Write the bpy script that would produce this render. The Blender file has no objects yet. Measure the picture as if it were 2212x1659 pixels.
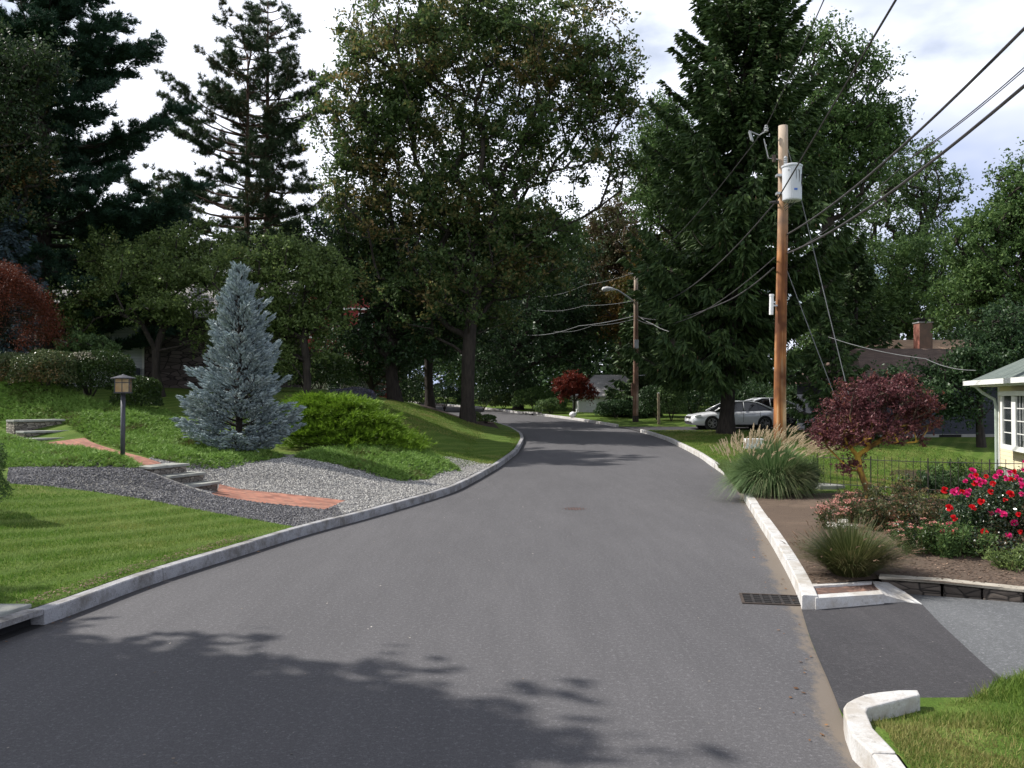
import bpy, math, random
import numpy as np
from mathutils import Vector, geometry

S = bpy.context.scene
COL = S.collection
R = math.radians
F = 1871.7                       # focal length in reference pixels (2212 px wide frame)
CAMZ = 2.2
TILT = math.atan(35 / 2200)

# ------------------------------------------------------------------ camera
cd = bpy.data.cameras.new('camera'); cam = bpy.data.objects.new('camera', cd); COL.objects.link(cam)
cam.location = (0, 0, CAMZ); cam.rotation_euler = (R(90) + TILT, 0, 0)
cd.sensor_fit = 'HORIZONTAL'; cd.angle = 2 * math.atan(1106 / F); cd.clip_start = .05; cd.clip_end = 3000
S.camera = cam
S.view_settings.view_transform = 'Standard'; S.view_settings.look = 'None'
S.view_settings.exposure = 0.42; S.view_settings.gamma = 1.0; S.view_settings.use_curve_mapping = False
S.render.resolution_x = 1024; S.render.resolution_y = 768
S.render.engine = 'CYCLES'
S.cycles.max_bounces = 6; S.cycles.diffuse_bounces = 3; S.cycles.glossy_bounces = 2; S.cycles.transmission_bounces = 4

# ------------------------------------------------------------------ sky and sun
SUN_EL = R(46); SUN_SIDE = R(16)             # sun from the left, a little beyond the trees
sdir = Vector((-math.cos(SUN_SIDE) * math.cos(SUN_EL), math.sin(SUN_SIDE) * math.cos(SUN_EL), math.sin(SUN_EL)))
w = bpy.data.worlds.new('World'); S.world = w; w.use_nodes = True
nt = w.node_tree; nt.nodes.clear(); N = nt.nodes; L = nt.links
out = N.new('ShaderNodeOutputWorld'); bg = N.new('ShaderNodeBackground'); L.new(bg.outputs[0], out.inputs[0])
bg2 = N.new('ShaderNodeBackground'); mixs = N.new('ShaderNodeMixShader')
sky = N.new('ShaderNodeTexSky'); sky.sky_type = 'NISHITA'; sky.sun_disc = False
sky.sun_elevation = SUN_EL; sky.sun_rotation = math.atan2(sdir.x, sdir.y); sky.dust_density = 1.5
L.new(sky.outputs[0], bg.inputs[0]); bg.inputs[1].default_value = 0.09
tc = N.new('ShaderNodeTexCoord'); mp = N.new('ShaderNodeMapping'); mp.inputs['Scale'].default_value = (1, 1, 2.2)
mp.inputs['Location'].default_value = (3.1, 0.4, 0.2)
L.new(tc.outputs['Generated'], mp.inputs[0])
n1 = N.new('ShaderNodeTexNoise'); n1.inputs['Scale'].default_value = 2.6; n1.inputs['Detail'].default_value = 7; n1.inputs['Roughness'].default_value = .5
L.new(mp.outputs[0], n1.inputs['Vector'])
cr = N.new('ShaderNodeValToRGB'); cr.color_ramp.elements[0].position = .28; cr.color_ramp.elements[1].position = .44
L.new(n1.outputs[0], cr.inputs[0])
n2 = N.new('ShaderNodeTexNoise'); n2.inputs['Scale'].default_value = 2.3; n2.inputs['Detail'].default_value = 5
mp2 = N.new('ShaderNodeMapping'); mp2.inputs['Location'].default_value = (7.3, 1.7, .6); mp2.inputs['Scale'].default_value = (1, 1, 2.0)
L.new(tc.outputs['Generated'], mp2.inputs[0]); L.new(mp2.outputs[0], n2.inputs['Vector'])
sx = N.new('ShaderNodeSeparateXYZ'); L.new(tc.outputs['Generated'], sx.inputs[0])
# clouds are brighter towards the sun (left) than on the right
ma = N.new('ShaderNodeMath'); ma.operation = 'MULTIPLY_ADD'; ma.inputs[1].default_value = -.20; L.new(sx.outputs[0], ma.inputs[0]); L.new(n2.outputs[0], ma.inputs[2])
cr2 = N.new('ShaderNodeValToRGB')
e = cr2.color_ramp.elements
e[0].position = .28; e[0].color = (.38, .46, .68, 1)
e[1].position = .50; e[1].color = (1.04, 1.08, 1.20, 1)
m_ = cr2.color_ramp.elements.new(.40); m_.color = (.66, .71, .86, 1)
L.new(ma.outputs[0], cr2.inputs[0]); L.new(cr2.outputs[0], bg2.inputs[0])
# overhead the cloud layer thins and darkens
cr3 = N.new('ShaderNodeValToRGB'); cr3.color_ramp.elements[0].position = .50; cr3.color_ramp.elements[0].color = (1, 1, 1, 1)
cr3.color_ramp.elements[1].position = .75; cr3.color_ramp.elements[1].color = (.38, .38, .38, 1)
L.new(sx.outputs[2], cr3.inputs[0]); L.new(cr3.outputs[0], bg2.inputs[1])
L.new(cr.outputs[0], mixs.inputs[0]); L.new(bg.outputs[0], mixs.inputs[1]); L.new(bg2.outputs[0], mixs.inputs[2])
L.new(mixs.outputs[0], out.inputs[0])

sl = bpy.data.lights.new('sun', 'SUN'); sl.energy = 4.6; sl.angle = R(.53); sl.color = (1, .955, .89)
so = bpy.data.objects.new('sun', sl); COL.objects.link(so); so.rotation_euler = sdir.to_track_quat('Z', 'Y').to_euler()
so.location = sdir * 80

# ------------------------------------------------------------------ materials
def _new(name):
    m = bpy.data.materials.new(name); m.use_nodes = True
    t = m.node_tree; b = t.nodes['Principled BSDF']
    return m, t, b
def rgba(c): return (c[0], c[1], c[2], 1)
def ramp(t, src, stops):
    r = t.nodes.new('ShaderNodeValToRGB'); el = r.color_ramp.elements
    el[0].position = stops[0][0]; el[0].color = rgba(stops[0][1]); el[1].position = stops[-1][0]; el[1].color = rgba(stops[-1][1])
    for p, c in stops[1:-1]:
        q = el.new(p); q.color = rgba(c)
    t.links.new(src, r.inputs[0]); return r.outputs[0]
def noise(t, scale, detail=5, rough=.55, coord='Object', stretch=None, dist=0):
    tcn = t.nodes.new('ShaderNodeTexCoord'); n = t.nodes.new('ShaderNodeTexNoise')
    n.inputs['Scale'].default_value = scale; n.inputs['Detail'].default_value = detail; n.inputs['Roughness'].default_value = rough
    n.inputs['Distortion'].default_value = dist
    if stretch:
        mpn = t.nodes.new('ShaderNodeMapping'); mpn.inputs['Scale'].default_value = stretch[:3]
        if len(stretch) > 3: mpn.inputs['Rotation'].default_value = (0, 0, stretch[3])
        t.links.new(tcn.outputs[coord], mpn.inputs[0]); t.links.new(mpn.outputs[0], n.inputs['Vector'])
    else: t.links.new(tcn.outputs[coord], n.inputs['Vector'])
    return n.outputs[0]
def mixc(t, fac, a, b, mode='MIX'):
    m = t.nodes.new('ShaderNodeMix'); m.data_type = 'RGBA'; m.blend_type = mode
    for s, v in ((m.inputs[0], fac), (m.inputs[6], a), (m.inputs[7], b)):
        if isinstance(v, (int, float)): s.default_value = v
        elif isinstance(v, tuple): s.default_value = rgba(v)
        else: t.links.new(v, s)
    return m.outputs[2]
def bump(t, b, h, strength=.5, dist=.02):
    n = t.nodes.new('ShaderNodeBump'); n.inputs['Strength'].default_value = strength; n.inputs['Distance'].default_value = dist
    t.links.new(h, n.inputs['Height']); t.links.new(n.outputs[0], b.inputs['Normal'])
def pm(name, c1, c2, scale=4, rough=.8, bmp=.3, bd=.01, bscale=None, metal=0, spec=.4, stretch=None, c3=None, lo=.3, hi=.7, big=None):
    m, t, b = _new(name)
    n = noise(t, scale, stretch=stretch)
    st = [(lo, c1), (hi, c2)] if c3 is None else [(lo, c1), ((lo + hi) / 2, c3), (hi, c2)]
    col = ramp(t, n, st)
    if big:
        n3 = noise(t, big[0], 3); col = mixc(t, ramp(t, n3, [(.4, (0, 0, 0)), (.6, (1, 1, 1))]), col, big[1])
    t.links.new(col, b.inputs['Base Color'])
    b.inputs['Roughness'].default_value = rough; b.inputs['Metallic'].default_value = metal; b.inputs['Specular IOR Level'].default_value = spec
    if bmp: bump(t, b, noise(t, bscale or scale * 4, stretch=stretch), bmp, bd)
    return m
def leafmat(name, dark, light, accent=None, acc_lo=.55, acc_hi=.65, trans=.3, rough=.6, spec=.25, nscale=.35, stripe=None):
    m, t, b = _new(name)
    g = t.nodes.new('ShaderNodeNewGeometry')
    col = ramp(t, g.outputs['Random Per Island'], [(0, dark), (.75, tuple((dark[i] + light[i]) / 2 for i in range(3))), (1, light)])
    if accent:
        n = noise(t, nscale, 4); mm = t.nodes.new('ShaderNodeMath'); mm.operation = 'MULTIPLY_ADD'
        mm.inputs[1].default_value = .25; t.links.new(g.outputs['Random Per Island'], mm.inputs[0]); t.links.new(n, mm.inputs[2])
        fac = ramp(t, mm.outputs[0], [(acc_lo, (0, 0, 0)), (acc_hi, (1, 1, 1))])
        col = mixc(t, fac, col, accent)
    if stripe:
        tcn = t.nodes.new('ShaderNodeTexCoord'); mpn = t.nodes.new('ShaderNodeMapping'); mpn.inputs['Rotation'].default_value = (0, 0, stripe[0])
        wv = t.nodes.new('ShaderNodeTexWave'); wv.inputs['Scale'].default_value = stripe[1]; wv.inputs['Distortion'].default_value = 2.2; wv.inputs['Detail'].default_value = 3; wv.inputs['Detail Scale'].default_value = .6
        t.links.new(tcn.outputs['Object'], mpn.inputs[0]); t.links.new(mpn.outputs[0], wv.inputs[0])
        col = mixc(t, ramp(t, wv.outputs[0], [(.45, (0, 0, 0)), (.95, (.6, .6, .6))]), col, stripe[2])
    t.links.new(col, b.inputs['Base Color']); b.inputs['Roughness'].default_value = rough; b.inputs['Specular IOR Level'].default_value = spec
    tr = t.nodes.new('ShaderNodeBsdfTranslucent'); t.links.new(mixc(t, .6, col, (.30, .36, .05), 'MULTIPLY') if False else col, tr.inputs[0])
    mx = t.nodes.new('ShaderNodeMixShader'); mx.inputs[0].default_value = trans
    t.links.new(b.outputs[0], mx.inputs[1]); t.links.new(tr.outputs[0], mx.inputs[2])
    t.links.new(mx.outputs[0], t.nodes['Material Output'].inputs[0])
    return m

# ------------------------------------------------------------------ mesh building
ORG = {}
def tag(o, label=None, cat=None, group=None, kind=None):
    if label: o['label'] = label
    if cat: o['category'] = cat
    if group: o['group'] = group
    if kind: o['kind'] = kind
    return o
def thing(name, label, cat, loc=(0, 0, 0), group=None):
    o = bpy.data.objects.new(name, None); COL.objects.link(o); o.location = loc; o.empty_display_size = .3
    ORG[o.name] = Vector(loc)
    return tag(o, label, cat, group)
class MB:
    def __init__(s): s.v = []; s.f = []; s.n = 0
    def add(s, V, Fc):
        V = np.asarray(V, float).reshape(-1, 3); Fc = np.asarray(Fc, int)
        s.v.append(V); s.f.append(Fc + s.n); s.n += len(V)
    def box(s, c, d, rz=0, taper=1):
        x, y, z = d[0] / 2, d[1] / 2, d[2] / 2
        V = np.array([(-x, -y, -z), (x, -y, -z), (x, y, -z), (-x, y, -z), (-x * taper, -y * taper, z), (x * taper, -y * taper, z), (x * taper, y * taper, z), (-x * taper, y * taper, z)])
        cs, sn = math.cos(rz), math.sin(rz)
        V = np.stack([V[:, 0] * cs - V[:, 1] * sn, V[:, 0] * sn + V[:, 1] * cs, V[:, 2]], 1) + np.array(c)
        s.add(V, [(0, 3, 2, 1), (4, 5, 6, 7), (0, 1, 5, 4), (1, 2, 6, 5), (2, 3, 7, 6), (3, 0, 4, 7)])
        return s
    def tube(s, pts, rad, n=8, cap=True):
        pts = np.asarray(pts, float); k = len(pts)
        rad = np.full(k, rad) if np.isscalar(rad) else np.asarray(rad, float)
        tn = np.gradient(pts, axis=0); tn /= np.linalg.norm(tn, axis=1)[:, None] + 1e-9
        ref = np.array([0, 0, 1.]) if abs(tn[0][2]) < .9 else np.array([1., 0, 0])
        V = []
        a = np.linspace(0, 2 * math.pi, n, endpoint=False)
        for i in range(k):
            u = np.cross(tn[i], ref); u /= np.linalg.norm(u) + 1e-9; v = np.cross(tn[i], u); ref = np.cross(u, tn[i])
            V.append(pts[i] + rad[i] * (np.cos(a)[:, None] * u + np.sin(a)[:, None] * v))
        Fc = [(i * n + j, i * n + (j + 1) % n, (i + 1) * n + (j + 1) % n, (i + 1) * n + j) for i in range(k - 1) for j in range(n)]
        b0 = s.n; s.add(np.concatenate(V), Fc)
        if cap:
            s.f.append(np.array([[b0 + j for j in range(n)][::-1]])); s.f.append(np.array([[b0 + (k - 1) * n + j for j in range(n)]]))
        return s
    def prism(s, poly, z0, z1):
        n = len(poly); V = [(x, y, z0) for x, y in poly] + [(x, y, z1) for x, y in poly]
        b0 = s.n; s.add(V, [(i, (i + 1) % n, n + (i + 1) % n, n + i) for i in range(n)])
        s.f.append(np.array([[b0 + i for i in range(n)][::-1]])); s.f.append(np.array([[b0 + n + i for i in range(n)]]))
        return s
    def lathe(s, prof, c, n=16):
        V = []; k = len(prof)
        for r, z in prof:
            for j in range(n):
                a = 2 * math.pi * j / n; V.append((c[0] + r * math.cos(a), c[1] + r * math.sin(a), c[2] + z))
        b0 = s.n; s.add(V, [(i * n + j, i * n + (j + 1) % n, (i + 1) * n + (j + 1) % n, (i + 1) * n + j) for i in range(k - 1) for j in range(n)])
        s.f.append(np.array([[b0 + j for j in range(n)][::-1]])); s.f.append(np.array([[b0 + (k - 1) * n + j for j in range(n)]]))
        return s
    def build(s, name, mat, parent=None, smooth=False, origin=None, bevel=0):
        V = np.concatenate(s.v) if s.v else np.zeros((0, 3))
        o0 = ORG[parent.name] if parent is not None else Vector(origin or (0, 0, 0))
        V = V - np.array(o0)
        me = bpy.data.meshes.new(name)
        me.vertices.add(len(V)); me.vertices.foreach_set('co', V.ravel())
        sizes = np.concatenate([np.full(len(f), f.shape[1]) for f in s.f]); loops = np.concatenate([f.ravel() for f in s.f])
        me.loops.add(len(loops)); me.loops.foreach_set('vertex_index', loops.astype(np.int32))
        me.polygons.add(len(sizes)); st = np.concatenate([[0], np.cumsum(sizes)[:-1]])
        me.polygons.foreach_set('loop_start', st.astype(np.int32)); me.polygons.foreach_set('loop_total', sizes.astype(np.int32))
        me.polygons.foreach_set('use_smooth', np.full(len(sizes), smooth))
        me.update(calc_edges=True); me.validate()
        if mat is not None: me.materials.append(mat)
        o = bpy.data.objects.new(name, me); COL.objects.link(o)
        if parent is not None: o.parent = parent; ORG[o.name] = o0
        else: o.location = o0; ORG[o.name] = o0
        if bevel:
            bm = o.modifiers.new('bevel', 'BEVEL'); bm.width = bevel; bm.segments = 2; bm.limit_method = 'ANGLE'
        return o
def copy_thing(o, loc, scale=1, rz=0, label=None):
    c = o.copy(); COL.objects.link(c); c.location = loc; c.rotation_euler = (0, 0, rz)
    c.scale = scale if isinstance(scale, tuple) else (scale,) * 3
    if label: c['label'] = label
    for ch in o.children:
        d = ch.copy(); COL.objects.link(d); d.parent = c
        for g in ch.children:
            q = g.copy(); COL.objects.link(q); q.parent = d
    return c

# ------------------------------------------------------------------ picture <-> place
def P(px, py, Y):
    x = (px - 1106) / F; y = -(py - 829.5) / F
    d1 = math.cos(TILT) - y * math.sin(TILT); d2 = math.sin(TILT) + y * math.cos(TILT)
    return np.array((x * Y / d1, Y, CAMZ + d2 * Y / d1))
def Hr(Y):
    Y = np.asarray(Y, float); k = 4.0
    return .03 * k * np.log1p(np.exp(np.clip((np.minimum(Y, 128) - 28) / k, -30, 30)))
def hitr(px, py):
    Y = np.arange(2, 160, .02); x = (px - 1106) / F; y = -(py - 829.5) / F
    d1 = math.cos(TILT) - y * math.sin(TILT); d2 = math.sin(TILT) + y * math.cos(TILT)
    z = CAMZ + d2 * Y / d1; i = np.argmax(z < Hr(Y)); return (x * Y[i] / d1, Y[i])
LC = [hitr(*p) for p in [(0, 1380), (114, 1350), (232, 1298), (311, 1267), (415, 1234), (554, 1191), (658, 1156), (766, 1129), (849, 1105), (981, 1065), (1073, 1014), (1119, 979), (1132, 954), (1129, 942), (1107, 928), (1061, 913)]]
RC = [hitr(*p) for p in [(1851, 1659), (1818, 1566), (1822, 1535), (1778, 1448), (1747, 1389), (1733, 1315), (1716, 1274), (1698, 1237), (1664, 1175), (1633, 1126), (1607, 1080), (1568, 1029), (1531, 1003), (1512, 989), (1483, 973), (1443, 953), (1405, 940), (1358, 927), (1304, 918), (1252, 909), (1191, 901), (1119, 893)]]
LC = [(-6.2, -30), (-5.3, 3)] + LC + [(-4.2, 57.5), (-7.2, 63), (-12, 72), (-19, 85), (-25, 97), (-43, 130)]
RC = [(1.2, -30), (1.75, 2)] + sorted(RC, key=lambda p: p[1]) + [(-3, 72), (-10, 85), (-16, 97), (-34, 130)]
YS = np.arange(-28, 129, .4)
def smoothline(pts):
    pts = sorted(pts, key=lambda p: p[1]); x = np.interp(YS, [p[1] for p in pts], [p[0] for p in pts])
    k = np.hanning(9); k /= k.sum(); xp = np.pad(x, 4, 'reflect', reflect_type='odd')
    return np.convolve(xp, k, 'valid')
XL_ = smoothline(LC); XR_ = smoothline(RC)
XL = lambda y: np.interp(y, YS, XL_)
XR = lambda y: np.interp(y, YS, XR_)

ctrl = []      # (x, y, height above Hr + .15)
def ctl(px, py, Y): p = P(px, py, Y); ctrl.append((p[0], p[1], p[2] - float(Hr(Y)) - .15))
def ctz(x, y, z): ctrl.append((x, y, z - float(Hr(y)) - .15))
for y in np.arange(-10, 120, 2.5): ctrl.append((float(XL(y)) - .2, y, 0))
for y in np.arange(7, 56, 2.5): ctrl.append((float(XL(y)) - 1.0, y, .05))
for a in [(0, 1050, 14.5), (200, 1062, 15.2), (450, 1105, 14.6), (0, 1200, 10.3), (200, 1150, 12.2), (30, 1010, 17), (265, 1000, 17.4), (320, 1020, 16.4),
          (0, 845, 25), (150, 880, 24), (380, 907, 25), (500, 985, 21.5), (640, 968, 24), (800, 967, 24), (910, 967, 24.3), (880, 1036, 21.0), (620, 992, 21.0),
          (700, 1040, 18.7), (600, 1020, 19.0), (560, 1085, 16.0),
          (830, 868, 38), (920, 885, 40), (1010, 909, 41), (855, 867, 43), (930, 879, 48), (1000, 960, 31), (960, 930, 32), (1060, 960, 34),
          (300, 838, 37), (120, 836, 37), (200, 884, 27), (50, 870, 26), (300, 892, 27), (480, 850, 36), (420, 890, 29), (650, 850, 34), (-100, 830, 30)]: ctl(*a)
for a in [(-6.1, 17.6, .33), (-6.6, 17.35, .5), (-7.2, 17.6, .8), (-7.6, 18.0, .86), (-9, 19.2, .95), (-10.2, 20.6, 1.03), (-10.9, 21.2, 1.08), (-12.3, 22.3, 1.38), (-13.2, 23.2, 1.52), (-15, 25, 1.75),
          (-3.3, 16.4, .2), (-12, 14, 1.0), (-12, 8, .7), (-25, 10, 1.6), (-30, 30, 3.0), (-25, 45, 3.2), (-15, 50, 3.0), (-40, 60, 4), (-15, 0, .6), (-60, 20, 3), (-30, -10, 1), (-20, 62, 3.2)]: ctz(*a)
ctrl = np.array(ctrl)
def _U(r2): return np.where(r2 > 1e-12, .5 * r2 * np.log(r2 + 1e-20), 0)
_n = len(ctrl); _K = _U(((ctrl[:, None, :2] - ctrl[None, :, :2]) ** 2).sum(-1)) + np.eye(_n) * .02
_A = np.zeros((_n + 3, _n + 3)); _A[:_n, :_n] = _K; _A[:_n, _n] = 1; _A[:_n, _n + 1:] = ctrl[:, :2]; _A[_n:, :_n] = _A[:_n, _n:].T
_W = np.linalg.solve(_A, np.concatenate([ctrl[:, 2], np.zeros(3)]))
def sstep(a, b, x): t = np.clip((x - a) / (b - a), 0, 1); return t * t * (3 - 2 * t)
def H(x, y):
    x = np.atleast_1d(np.asarray(x, float)); y = np.atleast_1d(np.asarray(y, float))
    xc = np.clip(x, -45, 10); yc = np.clip(y, -12, 75)
    o = np.zeros(len(x))
    for i in range(0, len(x), 4000):
        sl_ = slice(i, i + 4000)
        r2 = (xc[sl_, None] - ctrl[None, :, 0]) ** 2 + (yc[sl_, None] - ctrl[None, :, 1]) ** 2
        o[sl_] = _U(r2) @ _W[:_n] + _W[_n] + _W[_n + 1] * xc[sl_] + _W[_n + 2] * yc[sl_]
    dl = XL(y) - x
    o = np.clip(o, -.15, 4.5) * sstep(.1, .9, dl)
    xr = x - XR(y)
    orr = -.30 * sstep(1.5, 6, xr) * sstep(17, 23, y) * (1 - sstep(26, 34, y)) + .05 * sstep(.3, 1.5, xr) * (1 - sstep(16, 19, y))
    o = np.where(dl > 0, o, np.where(xr > 0, orr, 0)); z = Hr(y) + .15 + o
    # the two driveways on the right lie at road level
    t1 = sstep(42.6, 43.7, y) * (1 - sstep(47.5, 48.6, y)); zd = Hr(y) + .03
    z = np.where(xr > -.3, z + (zd - z) * t1, z)
    yw = np.interp(x, [3, 4.1, 5.34, 6.4, 8.6, 14, 20], [9.05, 9.70, 9.06, 8.70, 8.12, 7.6, 7.0]) - .01
    t2 = sstep(5.25, 6.05, y - .12 * np.clip(x - 2.7, 0, 4)); zd = Hr(y) + .013 + .02 * np.clip(xr, 0, 2.5)
    return np.where((xr > -.3) & (y < yw), z + (zd - z) * t2, z)
def h1(x, y): return float(H(x, y)[0])
def Q(px, py):
    Y = np.arange(4, 110, .05); x = (px - 1106) / F; y = -(py - 829.5) / F
    d1 = math.cos(TILT) - y * math.sin(TILT); d2 = math.sin(TILT) + y * math.cos(TILT)
    z = CAMZ + d2 * Y / d1; X = x * Y / d1; hh = H(X, Y); m = z < hh
    i = int(np.argmax(m)) if m.any() else len(Y) - 1
    return (float(X[i]), float(Y[i]))
def inpoly(x, y, poly):
    c = np.zeros(len(x), bool); n = len(poly)
    for i in range(n):
        x0, y0 = poly[i]; x1, y1 = poly[(i + 1) % n]
        if y0 == y1: continue
        k = ((y0 > y) != (y1 > y)) & (x < (x1 - x0) * (y - y0) / (y1 - y0) + x0); c ^= k
    return c
# ------------------------------------------------------------------ ground materials
def grassmat(name, c1, c2, stripe=None, c3=None):
    m, t, b = _new(name)
    n = noise(t, .9, 6, .6); nf = noise(t, 60, 3, .7)
    col = ramp(t, n, [(.3, c1), (.7, c2)])
    if stripe:
        tcn = t.nodes.new('ShaderNodeTexCoord'); mpn = t.nodes.new('ShaderNodeMapping'); mpn.inputs['Rotation'].default_value = (0, 0, stripe[0])
        wv = t.nodes.new('ShaderNodeTexWave'); wv.inputs['Scale'].default_value = stripe[1]; wv.inputs['Distortion'].default_value = 1.6; wv.inputs['Detail'].default_value = 2
        t.links.new(tcn.outputs['Object'], mpn.inputs[0]); t.links.new(mpn.outputs[0], wv.inputs[0])
        col = mixc(t, ramp(t, wv.outputs[0], [(.3, (0, 0, 0)), (.9, (.6, .6, .6))]), col, stripe[2])
    col = mixc(t, ramp(t, nf, [(.35, (.75, .75, .75)), (.65, (0, 0, 0))]), col, tuple(v * .45 for v in c1))
    if c3: col = mixc(t, ramp(t, noise(t, .55, 4), [(.58, (0, 0, 0)), (.72, (.7, .7, .7))]), col, c3)
    t.links.new(col, b.inputs['Base Color']); b.inputs['Roughness'].default_value = .9; b.inputs['Specular IOR Level'].default_value = .15
    bump(t, b, nf, .8, .03); return m
M = {}
M['lawn'] = grassmat('lawn', (.085, .150, .022), (.125, .215, .032), (R(30), .55, (.20, .27, .06)), (.20, .22, .06))
M['asphalt_road'] = None
def asphalt(name, c1, c2, speck=.35, dusty=False, big=None):
    m, t, b = _new(name)
    n = noise(t, .5, 6, .6, stretch=(1, .35, 1)); f = noise(t, 70, 4, .9); f2 = noise(t, 26, 5, .9)
    col = ramp(t, n, [(.32, c1), (.68, c2)])
    col = mixc(t, ramp(t, f, [(.36, (.75, .75, .75)), (.52, (0, 0, 0))]), col, tuple(v * .40 for v in c1))
    col = mixc(t, ramp(t, noise(t, 1.6, 6, .75, stretch=(2.2, .25, 1)), [(.42, (.28, .28, .28)), (.56, (0, 0, 0))]), col, tuple(v * .70 for v in c1))
    col = mixc(t, ramp(t, f2, [(.53, (0, 0, 0)), (.66, (speck,) * 3)]), col, tuple(min(1, v * 2.2) for v in c2))
    if dusty:
        at = t.nodes.new('ShaderNodeAttribute'); at.attribute_name = 'dust'
        nn = noise(t, 5, 10, .8, stretch=(1, .5, 1))
        mm = t.nodes.new('ShaderNodeMath'); mm.operation = 'MULTIPLY_ADD'; mm.inputs[1].default_value = 1.3; mm.inputs[2].default_value = -.62
        t.links.new(nn, mm.inputs[0]); ad = t.nodes.new('ShaderNodeMath'); ad.operation = 'ADD'; t.links.new(mm.outputs[0], ad.inputs[0]); t.links.new(at.outputs['Fac'], ad.inputs[1])
        fac = ramp(t, ad.outputs[0], [(.40, (0, 0, 0)), (.62, (.85, .85, .85))])
        col = mixc(t, fac, col, (.175, .145, .115))
        at2 = t.nodes.new('ShaderNodeAttribute'); at2.attribute_name = 'tar'
        col = mixc(t, at2.outputs['Fac'], col, (.022, .02, .02))
    vo = t.nodes.new('ShaderNodeTexVoronoi'); vo.inputs['Scale'].default_value = 5.5; vo.inputs['Randomness'].default_value = 1
    tcn = t.nodes.new('ShaderNodeTexCoord'); t.links.new(tcn.outputs['Object'], vo.inputs['Vector'])
    col = mixc(t, ramp(t, vo.outputs['Distance'], [(.022, (.8, .8, .8)), (.04, (0, 0, 0))]), col, (.30, .28, .25))
    t.links.new(col, b.inputs['Base Color']); b.inputs['Roughness'].default_value = .82; b.inputs['Specular IOR Level'].default_value = .35
    bump(t, b, f, .55, .006); return m
M['asphalt'] = asphalt('asphalt', (.088, .086, .091), (.112, .109, .114), speck=.6, dusty=True)
M['asphalt_new'] = asphalt('asphalt_new', (.038, .037, .041), (.068, .065, .068), .45)
M['asphalt_old'] = asphalt('asphalt_old', (.095, .10, .105), (.14, .145, .15), .7)
def gravelmat(name, k, sc):
    m, t, b = _new(name)
    tcn = t.nodes.new('ShaderNodeTexCoord')
    v = t.nodes.new('ShaderNodeTexVoronoi'); v.inputs['Scale'].default_value = sc; t.links.new(tcn.outputs['Object'], v.inputs['Vector'])
    sep = t.nodes.new('ShaderNodeSeparateColor'); t.links.new(v.outputs['Color'], sep.inputs[0])
    col = ramp(t, sep.outputs[0], [(p_, tuple(v_ * k for v_ in c_)) for p_, c_ in [(0, (.10, .10, .105)), (.45, (.26, .255, .25)), (.85, (.50, .48, .43)), (1, (.72, .70, .64))]])
    col = mixc(t, ramp(t, v.outputs['Distance'], [(.35, (0, 0, 0)), (.65, (.8, .8, .8))]), col, (.04, .04, .042))
    t.links.new(col, b.inputs['Base Color']); b.inputs['Roughness'].default_value = .75
    inv = t.nodes.new('ShaderNodeMath'); inv.operation = 'SUBTRACT'; inv.inputs[0].default_value = 1; t.links.new(v.outputs['Distance'], inv.inputs[1])
    bump(t, b, inv.outputs[0], 1, .03); return m
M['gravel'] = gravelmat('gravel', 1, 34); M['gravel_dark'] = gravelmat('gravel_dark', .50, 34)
M['mulch'] = pm('mulch', (.018, .010, .006), (.06, .036, .022), 18, .95, .8, .03, 40)
M['soil'] = pm('soil', (.085, .058, .042), (.15, .105, .075), 3, .95, .9, .02, 55, c3=(.11, .078, .055), big=(.7, (.10, .07, .05)))
def brickmat(name, ang, c=((.20, .065, .04), (.42, .17, .11))):
    m, t, b = _new(name)
    tcn = t.nodes.new('ShaderNodeTexCoord'); mpn = t.nodes.new('ShaderNodeMapping'); mpn.inputs['Rotation'].default_value = (0, 0, ang)
    br = t.nodes.new('ShaderNodeTexBrick'); br.inputs['Scale'].default_value = 1; br.inputs['Brick Width'].default_value = .21; br.inputs['Row Height'].default_value = .11
    br.inputs['Mortar Size'].default_value = .007; br.inputs['Color1'].default_value = rgba(c[0]); br.inputs['Color2'].default_value = rgba(c[1]); br.inputs['Mortar'].default_value = (.14, .10, .08, 1)
    t.links.new(tcn.outputs['Object'], mpn.inputs[0]); t.links.new(mpn.outputs[0], br.inputs[0])
    col = mixc(t, ramp(t, noise(t, 3, 5), [(.4, (0, 0, 0)), (.75, (.5, .5, .5))]), br.outputs[0], (.28, .17, .12))
    t.links.new(col, b.inputs['Base Color']); b.inputs['Roughness'].default_value = .85; bump(t, b, br.outputs['Fac'], -.6, .006); return m
PANG = math.atan2(-.38, .92)
M['brick_path'] = brickmat('brick_path', -PANG)
M['brick_path2'] = brickmat('brick_path2', -math.atan2(-.66, .75))
def granite(name, c1=(.24, .24, .25), c2=(.44, .44, .45), stain=(.15, .14, .125)):
    m, t, b = _new(name)
    col = ramp(t, noise(t, 90, 3, .8), [(.3, c1), (.7, c2)])
    col = mixc(t, ramp(t, noise(t, 2.5, 8, .75), [(.44, (0, 0, 0)), (.62, (.9, .9, .9))]), col, stain)
    col = mixc(t, ramp(t, noise(t, 14, 6, .8), [(.56, (0, 0, 0)), (.68, (.8, .8, .8))]), col, tuple(v * .6 for v in stain))
    t.links.new(col, b.inputs['Base Color']); b.inputs['Roughness'].default_value = .8; bump(t, b, noise(t, 25, 5, .7), .5, .012); return m
M['granite'] = granite('granite')
M['granite_white'] = granite('granite_white', (.46, .46, .455), (.66, .65, .635), (.40, .365, .32))
M['dark'] = pm('dark', (.008, .008, .009), (.016, .015, .015), 5, .9, .2)
M['iron'] = pm('iron', (.05, .04, .035), (.11, .085, .07), 12, .7, .4, .004, metal=.4)
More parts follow.
